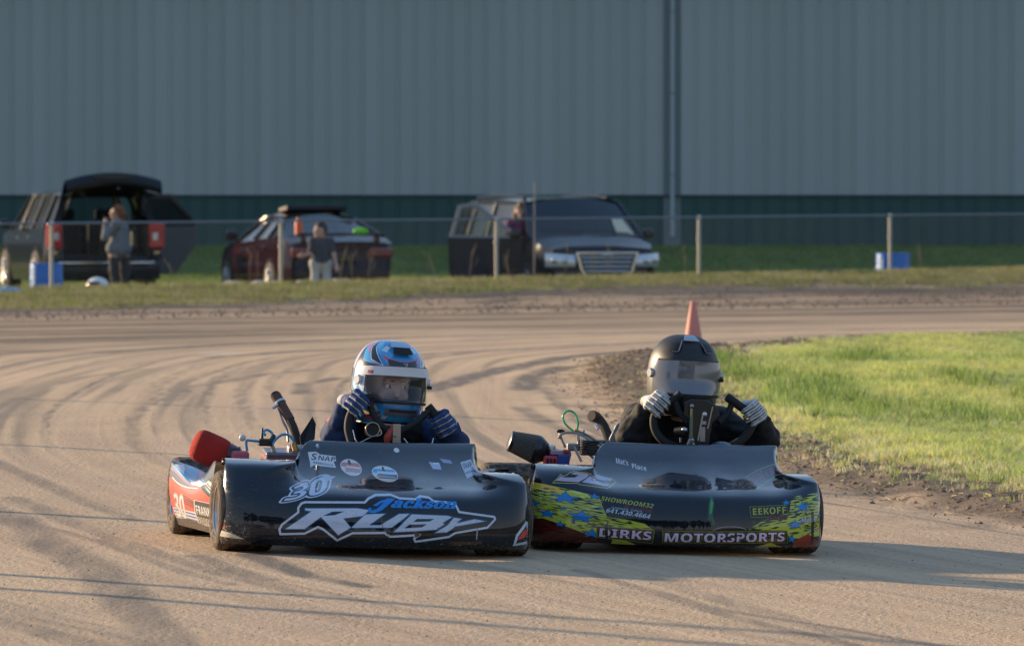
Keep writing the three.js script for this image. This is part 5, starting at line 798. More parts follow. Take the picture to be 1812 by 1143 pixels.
// ---------------- second kart
{
  const o = thing('racing_kart', 'black racing kart with yellow green splash, blue stars and motorsports lettering', 'kart', 0, 0, 0); kartBase(o, KARTS.b);
  const nose = part('nose_body', noseShell({ x0: -0.536, x1: 0.592, xc: 0.11, lipL: -0.185, lipR: 0.498, lip: 0.398, wl: 0.318, wr: 0.302 }), nosePaint(nosePrintB, scuff), o);
  part('vent_hole', ball(0.013, ...[-0.081, 0.3568, -0.2], 1.1, 1, 0.5, 12), matte, nose);
  kartWheel(o, -0.42, 0, 0.145, 0.2, 0.03); kartWheel(o, 0.5, 0, 0.14, 0.18, 0.05); kartWheel(o, -0.45, -1.02, 0.14, 0.25); kartWheel(o, 0.5, -1.02, 0.145, 0.22);
  chassis(o, 0.19);
  const sideFn = (s) => (u, v) => { const z = mix(-0.9, -0.16, u), k = clamp(v / 0.8), inn = v > 0.8 ? (v - 0.8) / 0.2 : 0; return [s * (0.53 + 0.022 * Math.sin(Math.PI * k) - 0.03 * (1 - k) - inn * 0.13), mix(0.045, 0.225 + 0.04 * sstep(0.6, 1, u), k) - 0.04 * inn, z]; };
  for (const s of [-1, 1]) part('side_panel', patch(sideFn(s), 30, 14), plasticB, o);
  const en = part('engine_block', rbox(0.2, 0.16, 0.22, 0.015, -0.2, 0.2, -0.74), grease, o);
  for (let i = 0; i < 7; i++) { const q = [-0.1875, 0.3646, -0.62]; part('cooling_fin', box(0.12, 0.004, 0.14, q[0] + 0.01, q[1] - 0.03 + i * 0.009, q[2] - 0.03), grease, en); }
  const f0 = v3([-0.3889, 0.3432, -0.68]), f1 = v3([-0.5025, 0.377, -0.68]), fd = f1.clone().sub(f0).normalize(), fq = new THREE.Quaternion().setFromUnitVectors(V(0, 1, 0), fd), L = f1.distanceTo(f0) + 0.012;
  const fil = part('air_filter', lathe([[0.001, 0.02], [0.050, 0.02], [0.036, L - 0.004], [0.001, L - 0.004]], 40).applyQuaternion(fq).translate(...f0.toArray()), matte, o, 'black pleated cone air filter');
  for (let i = 0; i < 40; i++) { const a = i * 0.15708; part('pleat', rod(V(Math.cos(a) * 0.053, 0.03, Math.sin(a) * 0.053), V(Math.cos(a) * 0.0385, L - 0.008, Math.sin(a) * 0.0385), 0.0028, 0.0022, 5).applyQuaternion(fq).translate(...f0.toArray()), mat([0.16, 0.145, 0.12], 0.8), fil); }
  part('filter_end', lathe([[0.001, L], [0.037, L], [0.042, L - 0.006], [0.042, L - 0.014], [0.036, L - 0.016]], 32).applyQuaternion(fq).translate(...f0.toArray()), plasticB, fil);
  part('filter_neck', lathe([[0.03, -0.055], [0.034, -0.03], [0.052, 0.0], [0.057, 0.012], [0.057, 0.03], [0.05, 0.034]], 32).applyQuaternion(fq).translate(...f0.toArray()), plasticB, fil); part('filter_clamp', rod(f0.clone().addScaledVector(fd, -0.05), f0.clone().addScaledVector(fd, -0.035), 0.035, 0.036, 24), steel, fil);
  const cb = part('carburettor', rod(f0.clone().addScaledVector(fd, -0.05), f0.clone().addScaledVector(fd, -0.12), 0.027, 0.03, 16), steel, o);
  part('fuel_shield', rbox(0.055, 0.04, 0.05, 0.01, ...[-0.355, 0.3072, -0.62]), mat([0.5, 0.045, 0.07], 0.4), cb); part('shield_panel', rbox(0.048, 0.042, 0.03, 0.006, ...[-0.3069, 0.3116, -0.61]), mat([0.035, 0.075, 0.3], 0.4), cb); part('clear_cover', rbox(0.08, 0.02, 0.05, 0.006, ...[-0.3167, 0.34, -0.63]), mat([0.45, 0.33, 0.38], 0.25), cb); part('cover_tab', rbox(0.026, 0.014, 0.03, 0.004, ...[-0.2955, 0.3456, -0.61]), mat([0.5, 0.05, 0.06], 0.4), cb);
  for (let i = 0; i < 3; i++) part('shield_slot', rbox(0.007, 0.018, 0.006, 0.002, [-0.355, 0.3072, -0.62][0] - 0.016 + i * 0.014, [-0.355, 0.3072, -0.62][1], -0.594), matte, cb);
  part('fuel_hose', tube([[-0.2468, 0.429, -0.66], [-0.2454, 0.4628, -0.66], [-0.2595, 0.4959, -0.67], [-0.2823, 0.5032, -0.67], [-0.3022, 0.4864, -0.67], [-0.2994, 0.4587, -0.66], [-0.2781, 0.4367, -0.66], [-0.261, 0.4245, -0.66]], 0.0042, 48, 10), hoseGreen, o, 'bright green fuel hose loop');
  part('hose_fitting', rod(v3([-0.2582, 0.4274, -0.66]), v3([-0.2382, 0.4236, -0.66]), 0.007, 0.006, 10), brassM, o);
  for (const [k, p] of [[0, [[-0.3207, 0.3935, -0.66], [-0.3094, 0.4106, -0.66], [-0.2781, 0.4184, -0.66], [-0.2398, 0.4141, -0.65], [-0.2017, 0.3924, -0.62], [-0.157, 0.3622, -0.56]]], [1, [[-0.2354, 0.4209, -0.66], [-0.203, 0.406, -0.63], [-0.1653, 0.3808, -0.58], [-0.1431, 0.3746, -0.54]]], [1, [[-0.2045, 0.3839, -0.62], [-0.2187, 0.3638, -0.62], [-0.2104, 0.3424, -0.6], [-0.1936, 0.324, -0.58]]], [0, [[-0.2672, 0.3663, -0.6], [-0.239, 0.3089, -0.58]]], [1, [[-0.3149, 0.421, -0.68], [-0.3094, 0.3938, -0.66], [-0.2953, 0.3612, -0.64]]]]) part('throttle_cable', tube(p, 0.0052, 30, 8), k ? mat([0.22, 0.2, 0.18], 0.4, 0.3) : mat([0.42, 0.36, 0.30], 0.35, 0.3), o);
  for (const p of [[-0.2242, 0.4219, -0.64], [-0.1611, 0.3757, -0.57]]) part('cable_clip', rbox(0.006, 0.02, 0.02, 0.002, ...p), hoseBlue, o);
  part('linkage_bracket', rbox(0.05, 0.03, 0.03, 0.006, ...[-0.261, 0.3612, -0.66]), steel, o); part('cable_end', ball(0.011, ...[-0.3092, 0.4211, -0.68], 1.6, 0.8, 1, 10), matte, o); part('linkage_post', rod(v3([-0.2398, 0.3677, -0.65]), v3([-0.2454, 0.4098, -0.65]), 0.006, 0.006, 8), alu, o); part('choke_lever', rbox(0.03, 0.025, 0.03, 0.008, ...[-0.3493, 0.3571, -0.64]), chrome, o);
  const ex = part('exhaust_pipe', tube([[-0.0941, 0.3602, -0.78], [-0.1024, 0.4045, -0.8], [-0.1178, 0.4455, -0.83], [-0.1361, 0.4723, -0.86], [-0.1475, 0.4802, -0.87]], 0.0185, 30, 18), wrap, o); part('exhaust_tip', rod(v3([-0.139, 0.4737, -0.86]), v3([-0.1607, 0.4796, -0.84]), 0.022, 0.024, 22), rust, ex); part('exhaust_bore', rod(v3([-0.1604, 0.4793, -0.84]), v3([-0.163, 0.4801, -0.838]), 0.02, 0.02, 18), matte, ex); part('exhaust_clamp', rod(v3([-0.1496, 0.4455, -0.81]), v3([-0.1425, 0.429, -0.8]), 0.007, 0.007, 10), alu, ex);
  part('seat_wing', extr([[0, 0], [0.025, 0.055], [0.05, 0.075], [0.055, -0.03], [0.01, -0.05]], 0.006, 0.001).rotateY(0.2).translate(...[-0.1045, 0.3923, -0.75]), mat([0.38, 0.41, 0.46], 0.4, 0.2), o);
  // steering wheel with T grips
  const sw = part('steering_wheel', tube([[0.0606, 0.5266, -0.5], [0.0327, 0.4962, -0.5], [0.0353, 0.4415, -0.49], [0.0728, 0.3965, -0.47], [0.1399, 0.3731, -0.46], [0.2345, 0.3669, -0.46], [0.3163, 0.3816, -0.46], [0.3741, 0.4123, -0.47], [0.4104, 0.4553, -0.48], [0.4208, 0.502, -0.49]], 0.0165, 60, 16), matte, o);
  part('wheel_grip', rod(v3([0.0848, 0.5445, -0.49]), v3([0.1278, 0.5865, -0.47]), 0.0155, 0.017, 20), matte, sw); part('wheel_grip', rod(v3([0.3993, 0.5227, -0.49]), v3([0.3137, 0.5785, -0.47]), 0.0165, 0.0175, 20), matte, sw);
  part('wheel_spoke', tube([[0.3349, 0.5554, -0.48], [0.318, 0.5171, -0.47], [0.2757, 0.4786, -0.45]], 0.0125, 20, 12), matte, sw); part('wheel_spoke', tube([[0.1089, 0.5582, -0.48], [0.1244, 0.5165, -0.47], [0.1597, 0.4757, -0.45]], 0.0125, 20, 12), matte, sw);
  const dash = [0.2017, 0.4779, -0.42], ds = part('dash_bracket', extr([[-0.064, 0.078], [-0.04, 0.088], [0.02, 0.086], [0.062, 0.06], [0.07, 0.03], [0.04, 0.0], [0.028, -0.1], [-0.035, -0.1], [-0.045, 0.01], [-0.064, 0.03]], 0.012, 0.003).translate(...dash), plasticB, sw);
  part('dash_gauge', rbox(0.09, 0.05, 0.03, 0.006, dash[0] + 0.005, dash[1] + 0.06, dash[2] - 0.016, -0.3), matte, ds); part('dash_bolt', ball(0.011, dash[0] + 0.012, dash[1] + 0.033, dash[2] + 0.018, 1, 1, 0.7, 14), alu, ds);
  part('dash_strut', rbox(0.007, 0.105, 0.008, 0.002, dash[0] - 0.004, dash[1] - 0.02, dash[2] + 0.02, 0, 0, -0.16), mat([0.4, 0.36, 0.3], 0.4, 0.6), ds); part('dash_strut', rbox(0.006, 0.09, 0.008, 0.002, dash[0] + 0.034, dash[1] + 0.02, dash[2] + 0.018, 0, 0, -0.2), mat([0.4, 0.36, 0.3], 0.4, 0.6), ds); part('switch_tag', rbox(0.018, 0.014, 0.004, 0.001, dash[0] + 0.01, dash[1] + 0.0, dash[2] + 0.02), mat([0.35, 0.37, 0.4], 0.5), ds); part('shift_slot', rbox(0.022, 0.06, 0.006, 0.003, dash[0] + 0.006, dash[1] - 0.045, dash[2] + 0.016), steel, ds);
  part('brake_lever', rod(v3([0.1605, 0.5287, -0.39]), v3([0.158, 0.4191, -0.38]), 0.006, 0.008, 10), mat([0.12, 0.14, 0.10], 0.4, 0.4), ds); part('lever_spring', rod(v3([0.1585, 0.5329, -0.388]), v3([0.1581, 0.4992, -0.386]), 0.0045, 0.0045, 8), mat([0.5, 0.42, 0.1], 0.5), ds); part('lever_knob', ball(0.009, ...[0.1605, 0.5422, -0.39], 1, 1, 1, 12), steel, ds); part('lever_foot', sdfMesh(blend([bone([0.1494, 0.3847, -0.39], [0.1614, 0.4106, -0.385], 0.009, 0.012), bone([0.17, 0.3897, -0.385], [0.1623, 0.402, -0.39], 0.008, 0.01)], 0.006), [0.1331, 0.362, -0.42], [0.1854, 0.4337, -0.35], 0.003), steel, ds);
  part('brake_reservoir', rod(v3([0.1031, 0.4416, -0.42]), v3([0.1297, 0.4451, -0.4]), 0.014, 0.017, 16), mat([0.10, 0.085, 0.06], 0.3, 0.5), ds); part('reservoir_cap', ball(0.013, ...[0.1344, 0.4499, -0.39], 1, 0.8, 1, 12), alu, ds); part('reservoir_spring', rod(v3([0.1211, 0.4175, -0.4]), v3([0.1211, 0.4005, -0.4]), 0.005, 0.004, 8), steel, ds);
  part('shaft_cover', sdfMesh((x, y, z) => (Math.hypot(x / 0.05, y / 0.03, z / 0.04) - 1) * 0.03, [-0.07, -0.05, -0.06], [0.07, 0.05, 0.06], 0.006).translate(...[0.277, 0.3785, -0.36]), phys([0.05, 0.09, 0.14], 0.3, { clearcoat: 0.6 }), o);
}
// ---------------------------------------------------------------- kart drivers
const helmetProf = spline([[0.001, 0.150], [0.052, 0.144], [0.094, 0.121], [0.122, 0.082], [0.137, 0.035], [0.141, -0.015], [0.140, -0.065], [0.134, -0.115], [0.122, -0.152], [0.108, -0.168]]);
function helmetPoint(az, t, lift = 0) {
  const p = helmetProf(t), c = Math.cos(az), s = Math.sin(az), y = p.y, front = clamp(c), chin = 0.026 * sstep(-0.02, -0.09, y) * front ** 1.5 - 0.012 * sstep(-0.12, -0.17, y) * front, brow = 0.006 * Math.exp(-(((y - 0.06) / 0.018) ** 2)) * front;
  const back = c < 0 ? 0.012 * -c * sstep(-0.17, 0.05, y) : 0, r = p.x + lift;
  return [r * s * (1 - 0.02 * sstep(-0.06, -0.15, y)), y + lift * 0.35 * sstep(0.03, 0.12, y), (r + chin + brow + back) * c * (1.13 + 0.03 * front)];
}
function tAt(y) { let a = 0, b = 1; for (let i = 0; i < 30; i++) { const m = (a + b) / 2; if (helmetProf(m).y > y) a = m; else b = m; } return (a + b) / 2; }
const PORT = { az: 1.1, top: 0.052, bot: -0.072 };
const portHalf = (y) => PORT.az * (1 - 0.12 * sstep(-0.03, -0.08, y));
function helmetShell(lift = 0) {   // a shell with the eye port left open
  const nu = 144, nv = 80, pos = [], uv = [], idx = [];
  const t0 = tAt(PORT.top), t1 = tAt(PORT.bot), ts = []; for (let j = 0; j <= nv; j++) ts.push(j < 40 ? t0 * j / 40 : j < 60 ? mix(t0, t1, (j - 40) / 20) : mix(t1, 1, (j - 60) / 20));
  for (let j = 0; j <= nv; j++) for (let i = 0; i <= nu; i++) { const az = (i / nu - 0.5) * 2 * Math.PI, p = helmetPoint(az, ts[j], lift); pos.push(...p); uv.push(i / nu, 1 - ts[j]); }
  for (let j = 0; j < nv; j++) for (let i = 0; i < nu; i++) {
    const az = Math.abs(((i + 0.5) / nu - 0.5) * 2 * Math.PI), y = helmetProf((ts[j] + ts[j + 1]) / 2).y; if (j >= 40 && j < 60 && az < portHalf(y)) continue;
    const a = j * (nu + 1) + i, b = a + 1, c = a + nu + 1, d = c + 1; idx.push(a, c, d, a, d, b);
  }
  const g = new THREE.BufferGeometry(); g.setAttribute('position', new THREE.Float32BufferAttribute(pos, 3)); g.setAttribute('uv', new THREE.Float32BufferAttribute(uv, 2)); g.setIndex(idx);
  const full = patch((u, v) => helmetPoint((u - 0.5) * 2 * Math.PI, ts[Math.round(v * nv)]), nu, nv), fn = full.attributes.normal, n = []; for (let i = 0; i < fn.count; i++) n.push(-fn.getX(i), -fn.getY(i), -fn.getZ(i)); g.setAttribute('normal', new THREE.Float32BufferAttribute(n, 3));
  return g;
}
const onHelmet = (az0, az1, y0, y1, lift, nu = 40, nv = 8, bow = 0) => patch((u, v) => { const az = mix(az0, az1, u), y = mix(y0, y1, v) + bow * (az * az); return helmetPoint(az, tAt(y), lift); }, nu, nv);
function portEdge() { const L = []; for (let i = 0; i <= 40; i++) L.push(helmetPoint(mix(-1, 1, i / 40) * portHalf(PORT.top), tAt(PORT.top), 0.001)); for (let i = 40; i >= 0; i--) L.push(helmetPoint(mix(-1, 1, i / 40) * portHalf(PORT.bot), tAt(PORT.bot), 0.001)); return tube(L, 0.003, 160, 8, true); }
const helmetPrint = canvasTex(1024, 512, (c) => {   // x: round the helmet, front in the middle; y: crown at the top, rim at the bottom
  const X = (az) => 512 + az * 163, S = (pts, fill, st, lw) => { for (const s of [1, -1]) poly(c, pts.map(([a, y]) => [X(a * s), y]), fill, st, lw); };
  c.fillStyle = '#2b86c4'; c.fillRect(0, 0, 1024, 512);
  S([[1.5, 0], [3.2, 0], [3.2, 512], [2.0, 512], [1.75, 330], [1.5, 200]], '#14181f'); S([[1.55, 60], [2.4, 40], [2.5, 200], [1.7, 230]], '#d5dde4'); S([[1.9, 90], [2.2, 80], [2.3, 180], [2.0, 190]], '#d24a52');
  S([[0.0, 232], [0.5, 226], [0.95, 190], [1.35, 130], [1.55, 70], [1.75, 90], [1.6, 190], [1.3, 240], [1.05, 256], [0, 258]], '#0d0f14', '#d24a52', 6);   // black brow band
  S([[0.85, 200], [1.2, 150], [1.4, 80], [1.55, 60], [1.6, 100], [1.3, 190]], '#3f9fd8'); S([[1.2, 150], [1.4, 80], [1.55, 60], [1.5, 110]], '#cf5a66'); S([[0.6, 205], [1.0, 120], [1.15, 60], [1.3, 40], [1.25, 110], [1.0, 180]], '#0d0f14', '#e3e6ea', 3);
  S([[0.3, 150], [0.7, 110], [0.9, 60], [1.05, 80], [0.85, 140], [0.5, 190]], '#4aa6dc'); S([[0.45, 110], [0.62, 96], [0.75, 130], [0.55, 140]], '#c8dce8'); S([[0.28, 180], [0.72, 150], [0.55, 176]], '#cf4a58');
  poly(c, [[X(-0.42), 222], [X(-0.5), 170], [X(-0.1), 182], [X(0.1), 182], [X(0.5), 170], [X(0.42), 222]], '#0d0f14', '#cf4a58', 4); c.strokeStyle = '#b9c4c8'; c.lineWidth = 3; c.beginPath(); c.moveTo(X(-0.02), 192); c.lineTo(X(0.12), 190); c.lineTo(X(0.0), 212); c.lineTo(X(0.36), 210); c.stroke();
  S([[0, 0], [0.5, 0], [0.3, 60], [0, 80]], '#8fb4d2'); S([[1.0, 258], [1.35, 244], [1.3, 300], [1.15, 330]], '#dfe6ea'); S([[1.25, 230], [1.5, 200], [1.62, 300], [1.45, 330]], '#dfe4e6'); S([[1.35, 240], [1.48, 232], [1.5, 300], [1.38, 300]], '#3a98c8');
  S([[1.5, 330], [1.75, 310], [1.9, 512], [1.6, 512]], '#11151c', '#e9ecee', 4);
  // chin bar
  S([[0.0, 384], [0.55, 396], [1.05, 376], [1.5, 350], [1.6, 512], [0, 512]], '#2f9ad0'); S([[0, 470], [0.5, 462], [0.9, 440], [0.5, 490], [0.3, 512], [0, 512]], '#12151b', '#d24a52', 4); S([[0.65, 400], [1.3, 380], [1.0, 410], [1.35, 418], [0.85, 436], [1.2, 446], [0.6, 440]], '#1b4f86'); S([[0.8, 420], [1.25, 400], [1.05, 428]], '#e2cf9a'); S([[0.55, 452], [1.1, 428], [1.3, 440], [0.9, 456]], '#cf4a58'); S([[0.0, 388], [0.4, 392], [0.62, 440], [0.5, 446], [0.3, 404], [0, 402]], '#b9c9d6');
  c.strokeStyle = '#dfe4e8'; c.lineWidth = 5; for (const s of [1, -1]) { c.beginPath(); c.ellipse(X(s * 1.85), 300, 20, 34, 0.3, 0, 7); c.stroke(); c.beginPath(); c.ellipse(X(s * 1.9), 350, 14, 30, -0.3, 0, 7); c.stroke(); }
});
function handGeo(side, colorOf) {   // a closed hand round a bar that runs along y; side +1: fingers reach towards +x
  const L = [], s = side, F = [];
  L.push(bone([-0.034 * s, 0.03, -0.004], [-0.036 * s, -0.032, -0.006], 0.0185, 0.017), bone([-0.03 * s, 0.02, -0.022], [-0.032 * s, -0.024, -0.024], 0.016, 0.015), bone([-0.036 * s, -0.005, -0.02], [-0.046 * s, -0.02, -0.07], 0.022, 0.025));
  for (let i = 0; i < 4; i++) {
    const y = 0.033 - 0.0215 * i, k = [0.94, 1.04, 1, 0.86][i], j = [[-0.041 * s, y, 0.012], [-0.022 * s * k, y - 0.002, 0.036 * k], [0.013 * s * k, y - 0.004, 0.034 * k], [0.027 * s * k, y - 0.005, 0.012]];
    F.push(blend([bone(j[0], j[1], 0.0116, 0.0106), bone(j[1], j[2], 0.0108, 0.0096), bone(j[2], j[3], 0.0098, 0.0084)], 0.002));
  }
  const th = blend([bone([-0.03 * s, 0.03, -0.022], [-0.006 * s, 0.046, -0.03], 0.0135, 0.012), bone([-0.006 * s, 0.046, -0.03], [0.022 * s, 0.048, -0.02], 0.0115, 0.0095)], 0.006), palm = blend(L, 0.012);
  const f = (x, y, z) => { let d = 1e3; for (const q of F) d = Math.min(d, q(x, y, z)); return smin(smin(d, palm(x, y, z), 0.007), th(x, y, z), 0.008); };
  return sdfMesh(f, [-0.085, -0.075, -0.105], [0.085, 0.085, 0.06], 0.0034, colorOf && ((x, y, z) => colorOf(x * s, y, z)));
}
function setHand(m, pos, axis) { const y = V(...axis).normalize(), z = V(0, 0, 1).addScaledVector(y, -y.z).normalize(), x = y.clone().cross(z); m.quaternion.setFromRotationMatrix(new THREE.Matrix4().makeBasis(x, y, z)); m.position.set(...pos); }
function driver(label, kart, P) {
  const o = thing('person', label, 'person', 0, 0, 0); kartBase(o, kart);
  const hc = P.helmet, H = new THREE.Matrix4().compose(V(...hc), _q.setFromEuler(_e.set(P.pitch, P.turn, P.roll, 'YXZ')), V(1, 1, 1)), Hi = H.clone().invert(), tmp = V(0, 0, 0);
  const sh = P.sh, wr = P.wrist, el = P.el, x0 = P.x, hip = [[x0 - 0.09, 0.13, -1.0], [x0 + 0.09, 0.13, -1.0]], kn = [[x0 - 0.13, 0.25, -0.52], [x0 + 0.13, 0.25, -0.52]], ft = [[x0 - 0.1, 0.12, -0.12], [x0 + 0.1, 0.12, -0.12]];
  const face = [bone([0, 0.02, -0.01], [0, -0.04, 0.0], 0.088, 0.075), bone([0, -0.07, 0.04], [0, -0.02, 0.055], 0.045, 0.045), bone([0, -0.012, 0.094], [0, -0.042, 0.106], 0.008, 0.011), bone([-0.035, 0.01, 0.08], [0.035, 0.01, 0.08], 0.017, 0.017), bone([-0.04, -0.045, 0.058], [-0.03, -0.035, 0.062], 0.022, 0.02), bone([0.04, -0.045, 0.058], [0.03, -0.035, 0.062], 0.022, 0.02)], faceD = blend(face, 0.014);
  const limbs = (g) => [...[0, 1].flatMap((k) => [bone(sh[k], el[k], 0.048 + g, 0.043 + g), bone(el[k], wr[k], 0.043 + g, 0.03 + g), bone(hip[k], kn[k], 0.075 + g, 0.055 + g), bone(kn[k], ft[k], 0.055 + g, 0.04 + g)]), bone([x0, 0.16, -0.98], [x0, 0.38, -0.86], 0.11 + g, 0.12 + g), bone(sh[0], sh[1], 0.066 + g, 0.066 + g), bone([x0 - 0.06, 0.33, -0.86], [x0 + 0.06, 0.33, -0.86], 0.11 + g, 0.11 + g)];
  const neck = bone([x0, sh[0][1] + 0.02, -0.82], [hc[0], hc[1] - 0.07, hc[2] - 0.03], 0.05, 0.05), bodyD = blend([...limbs(0), neck], 0.04);
  const lo = [x0 - 0.42, 0.02, -1.2], hi = [x0 + 0.42, hc[1] + 0.16, -0.02];
  part('body', sdfMesh((x, y, z) => { const b = bodyD(x, y, z); if (y < hc[1] - 0.2) return b; tmp.set(x, y, z).applyMatrix4(Hi); tmp.y += 0.016; return smin(b, faceD(tmp.x, tmp.y, tmp.z), 0.02); }, lo, hi, 0.0085), mat([0.56, 0.36, 0.28], 0.55), o);
  const suitD = blend(limbs(0.014), 0.05), cut = (x, y, z) => Math.max(suitD(x, y, z) + P.fold * (n3(x * 12, y * 17, z * 12) + 0.3 * n3(x * 26, y * 30, z * 26)), Math.abs(x - x0) < 0.1 && z < -0.62 ? y - sh[0][1] - 0.075 : -1);
  part('race_suit', sdfMesh(cut, [lo[0] - 0.03, 0.0, lo[2]], [hi[0] + 0.03, hc[1] + 0.04, -0.02], 0.0075, P.suitColor), mat([1, 1, 1], 0.85, 0, { vertexColors: true, bumpMap: null }), o);
  part('collar', tf(new THREE.TorusGeometry(0.075, 0.024, 10, 32), hc[0] * 0.5 + x0 * 0.5, sh[0][1] + 0.075, -0.77, 1.35), mat(P.collar, 0.85), o);
  const hm = part('helmet', helmetShell(), P.shell, o); hm.position.set(...hc); hm.quaternion.setFromEuler(_e.set(P.pitch, P.turn, P.roll, 'YXZ'));
  part('port_trim', portEdge(), P.strip ? matte : P.shell, hm); part('helmet_lining', helmetShell(-0.018), mat([0.02, 0.02, 0.022], 0.95), hm);
  const vis = part('visor', onHelmet(-1.2, 1.2, -0.076, 0.052, 0.0065, 64, 10, -0.004), P.visor, hm); if (P.strip) { part('visor_strip', onHelmet(-1.19, 1.19, 0.02, 0.054, 0.0082, 60, 4, -0.004), mat([0.74, 0.75, 0.77], 0.35), vis); part('strip_logo', onHelmet(-0.98, -0.82, 0.026, 0.038, 0.0092, 6, 3, -0.004), mat([0.6, 0.12, 0.08], 0.5), vis); }
  part('visor_gasket', onHelmet(-1.18, 1.18, -0.086, -0.0755, 0.006, 60, 2, -0.004), matte, hm);
  for (const s of [-1, 1]) { const p = helmetPoint(s * 1.28, tAt(-0.005), 0.004), q = helmetPoint(s * 1.28, tAt(-0.005), 0.016); part('visor_pivot', rod(v3(p), v3(q), 0.019, 0.016, 20), P.pivot, hm); }
  { const p = helmetPoint(1.05, tAt(-0.02), 0.006), q = helmetPoint(1.05, tAt(-0.02), 0.022); part('visor_latch', rod(v3(p), v3(q), 0.007, 0.006, 12), matte, hm); }
  P.extras(hm);
  for (const s of [-1, 1]) {   // eyes behind the visor
    const e = part('eye', ball(0.0135, s * 0.031, -0.024, 0.089, 1, 0.72, 0.7, 16), mat([0.72, 0.7, 0.68], 0.25), hm); part('iris', ball(0.0066, s * 0.031 + 0.0015, -0.024, 0.0965, 1, 1, 0.45, 12), mat([0.04, 0.06, 0.08], 0.2), e);
    part('eyebrow', rod(V(s * 0.014, -0.003, 0.098), V(s * 0.05, -0.004, 0.087), 0.0038, 0.0028, 8), mat([0.20, 0.12, 0.07], 0.9), e);
  }
  P.hands.forEach((h, k) => { const m = part('glove', handGeo(k ? -1 : 1, P.glove), mat([1, 1, 1], 0.8, 0, { vertexColors: true }), o); setHand(m, h, P.axis[k]); });
  return o;
}
{ // driver in the blue helmet
  const hands = [[0.0442, 0.5314, -0.5], [0.3572, 0.4649, -0.485]];
  driver('person in blue, red and white helmet and navy gloves steering number 30 kart', KARTS.a, {
    x: 0.2, helmet: [0.1828, 0.6274, -0.67], turn: 0.2, pitch: 0.02, roll: -0.04, sh: [[0.055, 0.425, -0.83], [0.345, 0.42, -0.83]], el: [[-0.0058, 0.4084, -0.66], [0.4286, 0.3797, -0.64]], wrist: [[hands[0][0] - 0.045, hands[0][1] - 0.03, -0.585], [hands[1][0] + 0.05, hands[1][1] - 0.03, -0.57]], hands, axis: [[0.62, 0.78, 0], [-0.5, 0.87, 0]], fold: 0.006,
    suitColor: (x, y, z) => { const chest = Math.abs(x - 0.2) < 0.13 && z > -0.95; const k = chest ? [0.014, 0.014, 0.016] : [0.016, 0.04, 0.115]; return Math.hypot(x + 0.052, y - 0.475, (z + 0.63) * 0.6) < 0.014 ? [0.5, 0.1, 0.1] : k; }, collar: [0.012, 0.012, 0.014],
    glove: (x, y, z) => { for (let i = 0; i < 4; i++) { const yy = 0.033 - 0.0215 * i - 0.0105; if (z > 0.006 && Math.abs(y - yy) < 0.0026 && x > -0.05) return [0.55, 0.55, 0.57]; } return z < -0.045 ? [0.5, 0.5, 0.52] : y > 0.046 && z < 0 ? [0.45, 0.45, 0.47] : [0.016, 0.045, 0.145]; },
    shell: phys([1, 1, 1], 0.25, { map: helmetPrint, clearcoat: 1, clearcoatRoughness: 0.04 }), visor: phys([0.92, 0.93, 0.95], 0.03, { transmission: 0.97, thickness: 0, ior: 1.4 }), strip: true, pivot: mat([0.66, 0.67, 0.69], 0.3, 0.2),
    extras(h) {
      part('top_vent', onHelmet(-0.32, 0.32, 0.098, 0.126, 0.012, 16, 6), matte, h); part('vent_cowl', onHelmet(-0.42, 0.42, 0.122, 0.143, 0.014, 20, 5), phys([0.35, 0.5, 0.66], 0.3, { clearcoat: 1 }), h);
      part('chin_vent', onHelmet(-0.52, 0.52, -0.134, -0.104, 0.004, 24, 4), mat([0.10, 0.12, 0.15], 0.35), h); part('chin_vent_slot', onHelmet(-0.4, 0.4, -0.117, -0.108, 0.0065, 20, 2), matte, h);
      part('shell_edge', tube(Array.from({ length: 48 }, (_, i) => helmetPoint(i * 0.1309, 0.995, 0.001)), 0.0035, 120, 8, true), mat([0.5, 0.52, 0.55], 0.4), h);
    } });
}
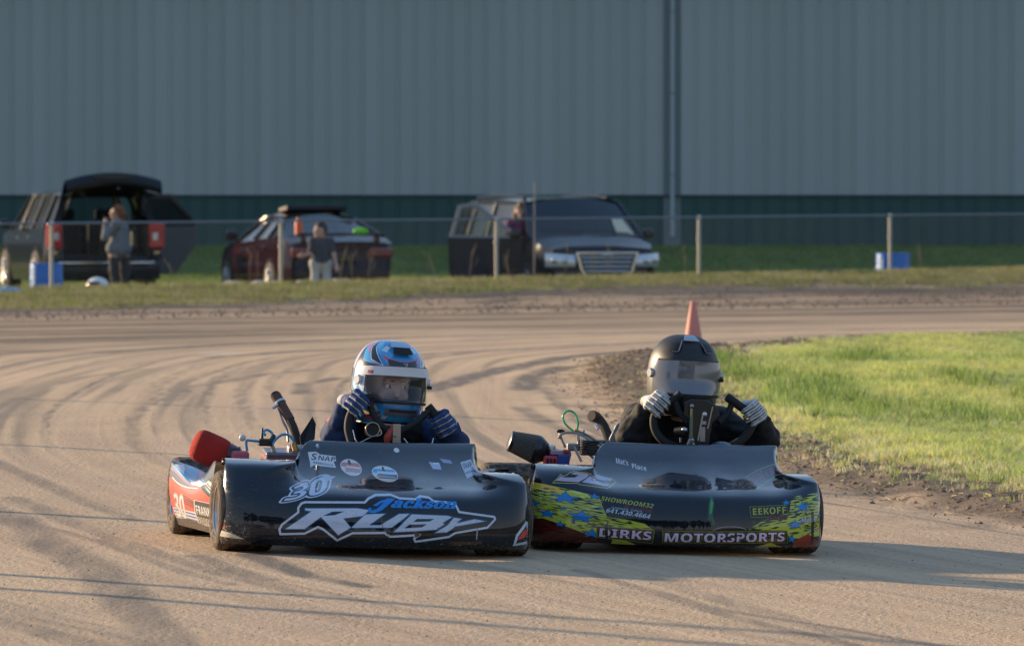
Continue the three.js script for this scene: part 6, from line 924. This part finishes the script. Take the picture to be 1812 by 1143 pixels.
{ // driver in the black helmet
  const hands = [[0.052, 0.537, -0.5], [0.4131, 0.5124, -0.49]];
  driver('person in matte black helmet, black jacket and white gloves steering second kart', KARTS.b, {
    x: 0.19, helmet: [0.1707, 0.6652, -0.67], turn: 0.06, pitch: 0.02, roll: -0.03, sh: [[0.035, 0.455, -0.84], [0.345, 0.45, -0.84]], el: [[-0.0242, 0.4172, -0.64], [0.4895, 0.4105, -0.64]], wrist: [[hands[0][0] - 0.045, hands[0][1] - 0.03, -0.585], [hands[1][0] + 0.05, hands[1][1] - 0.035, -0.57]], hands, axis: [[0.62, 0.78, 0], [-0.55, 0.84, 0]], fold: 0.007,
    suitColor: () => [0.012, 0.012, 0.013], collar: [0.16, 0.02, 0.03],
    glove: (x, y, z) => { for (let i = 0; i < 4; i++) { const yy = 0.033 - 0.0215 * i; if (z > 0.0 && (Math.abs(y - yy + 0.0105) < 0.0022 || Math.abs(y - yy - 0.001) < 0.0016)) return [0.04, 0.04, 0.045]; } return z < -0.055 ? [0.05, 0.05, 0.05] : [0.60, 0.59, 0.57]; },
    shell: mat([0.016, 0.016, 0.017], 0.46), visor: phys([0.21, 0.21, 0.225], 0.15, { transmission: 0.15, thickness: 0, metalness: 0.4, ior: 1.6 }), strip: false, pivot: mat([0.45, 0.44, 0.42], 0.2, 0.9),
    extras(h) {
      part('top_vent', onHelmet(-0.34, 0.34, 0.126, 0.1465, 0.010, 20, 6), mat([0.42, 0.44, 0.47], 0.25, 0.4), h);
      for (const s of [-1, 1]) { part('brow_vent', onHelmet(s * 0.42, s * 0.82, 0.088, 0.118, 0.0045, 14, 8), mat([0.008, 0.008, 0.009], 0.5), h); part('brow_vent_lip', tube([helmetPoint(s * 0.40, tAt(0.128), 0.006), helmetPoint(s * 0.42, tAt(0.1), 0.007), helmetPoint(s * 0.46, tAt(0.085), 0.007), helmetPoint(s * 0.66, tAt(0.084), 0.006)], 0.0022, 24, 6), mat([0.16, 0.16, 0.17], 0.3), h); }
      part('chin_vent', onHelmet(-0.4, 0.4, -0.135, -0.112, 0.005, 20, 4), matte, h); part('shell_edge', tube(Array.from({ length: 48 }, (_, i) => helmetPoint(i * 0.1309, 0.995, 0.001)), 0.0035, 120, 8, true), matte, h);
    } });
}
renderer.render(scene, camera);
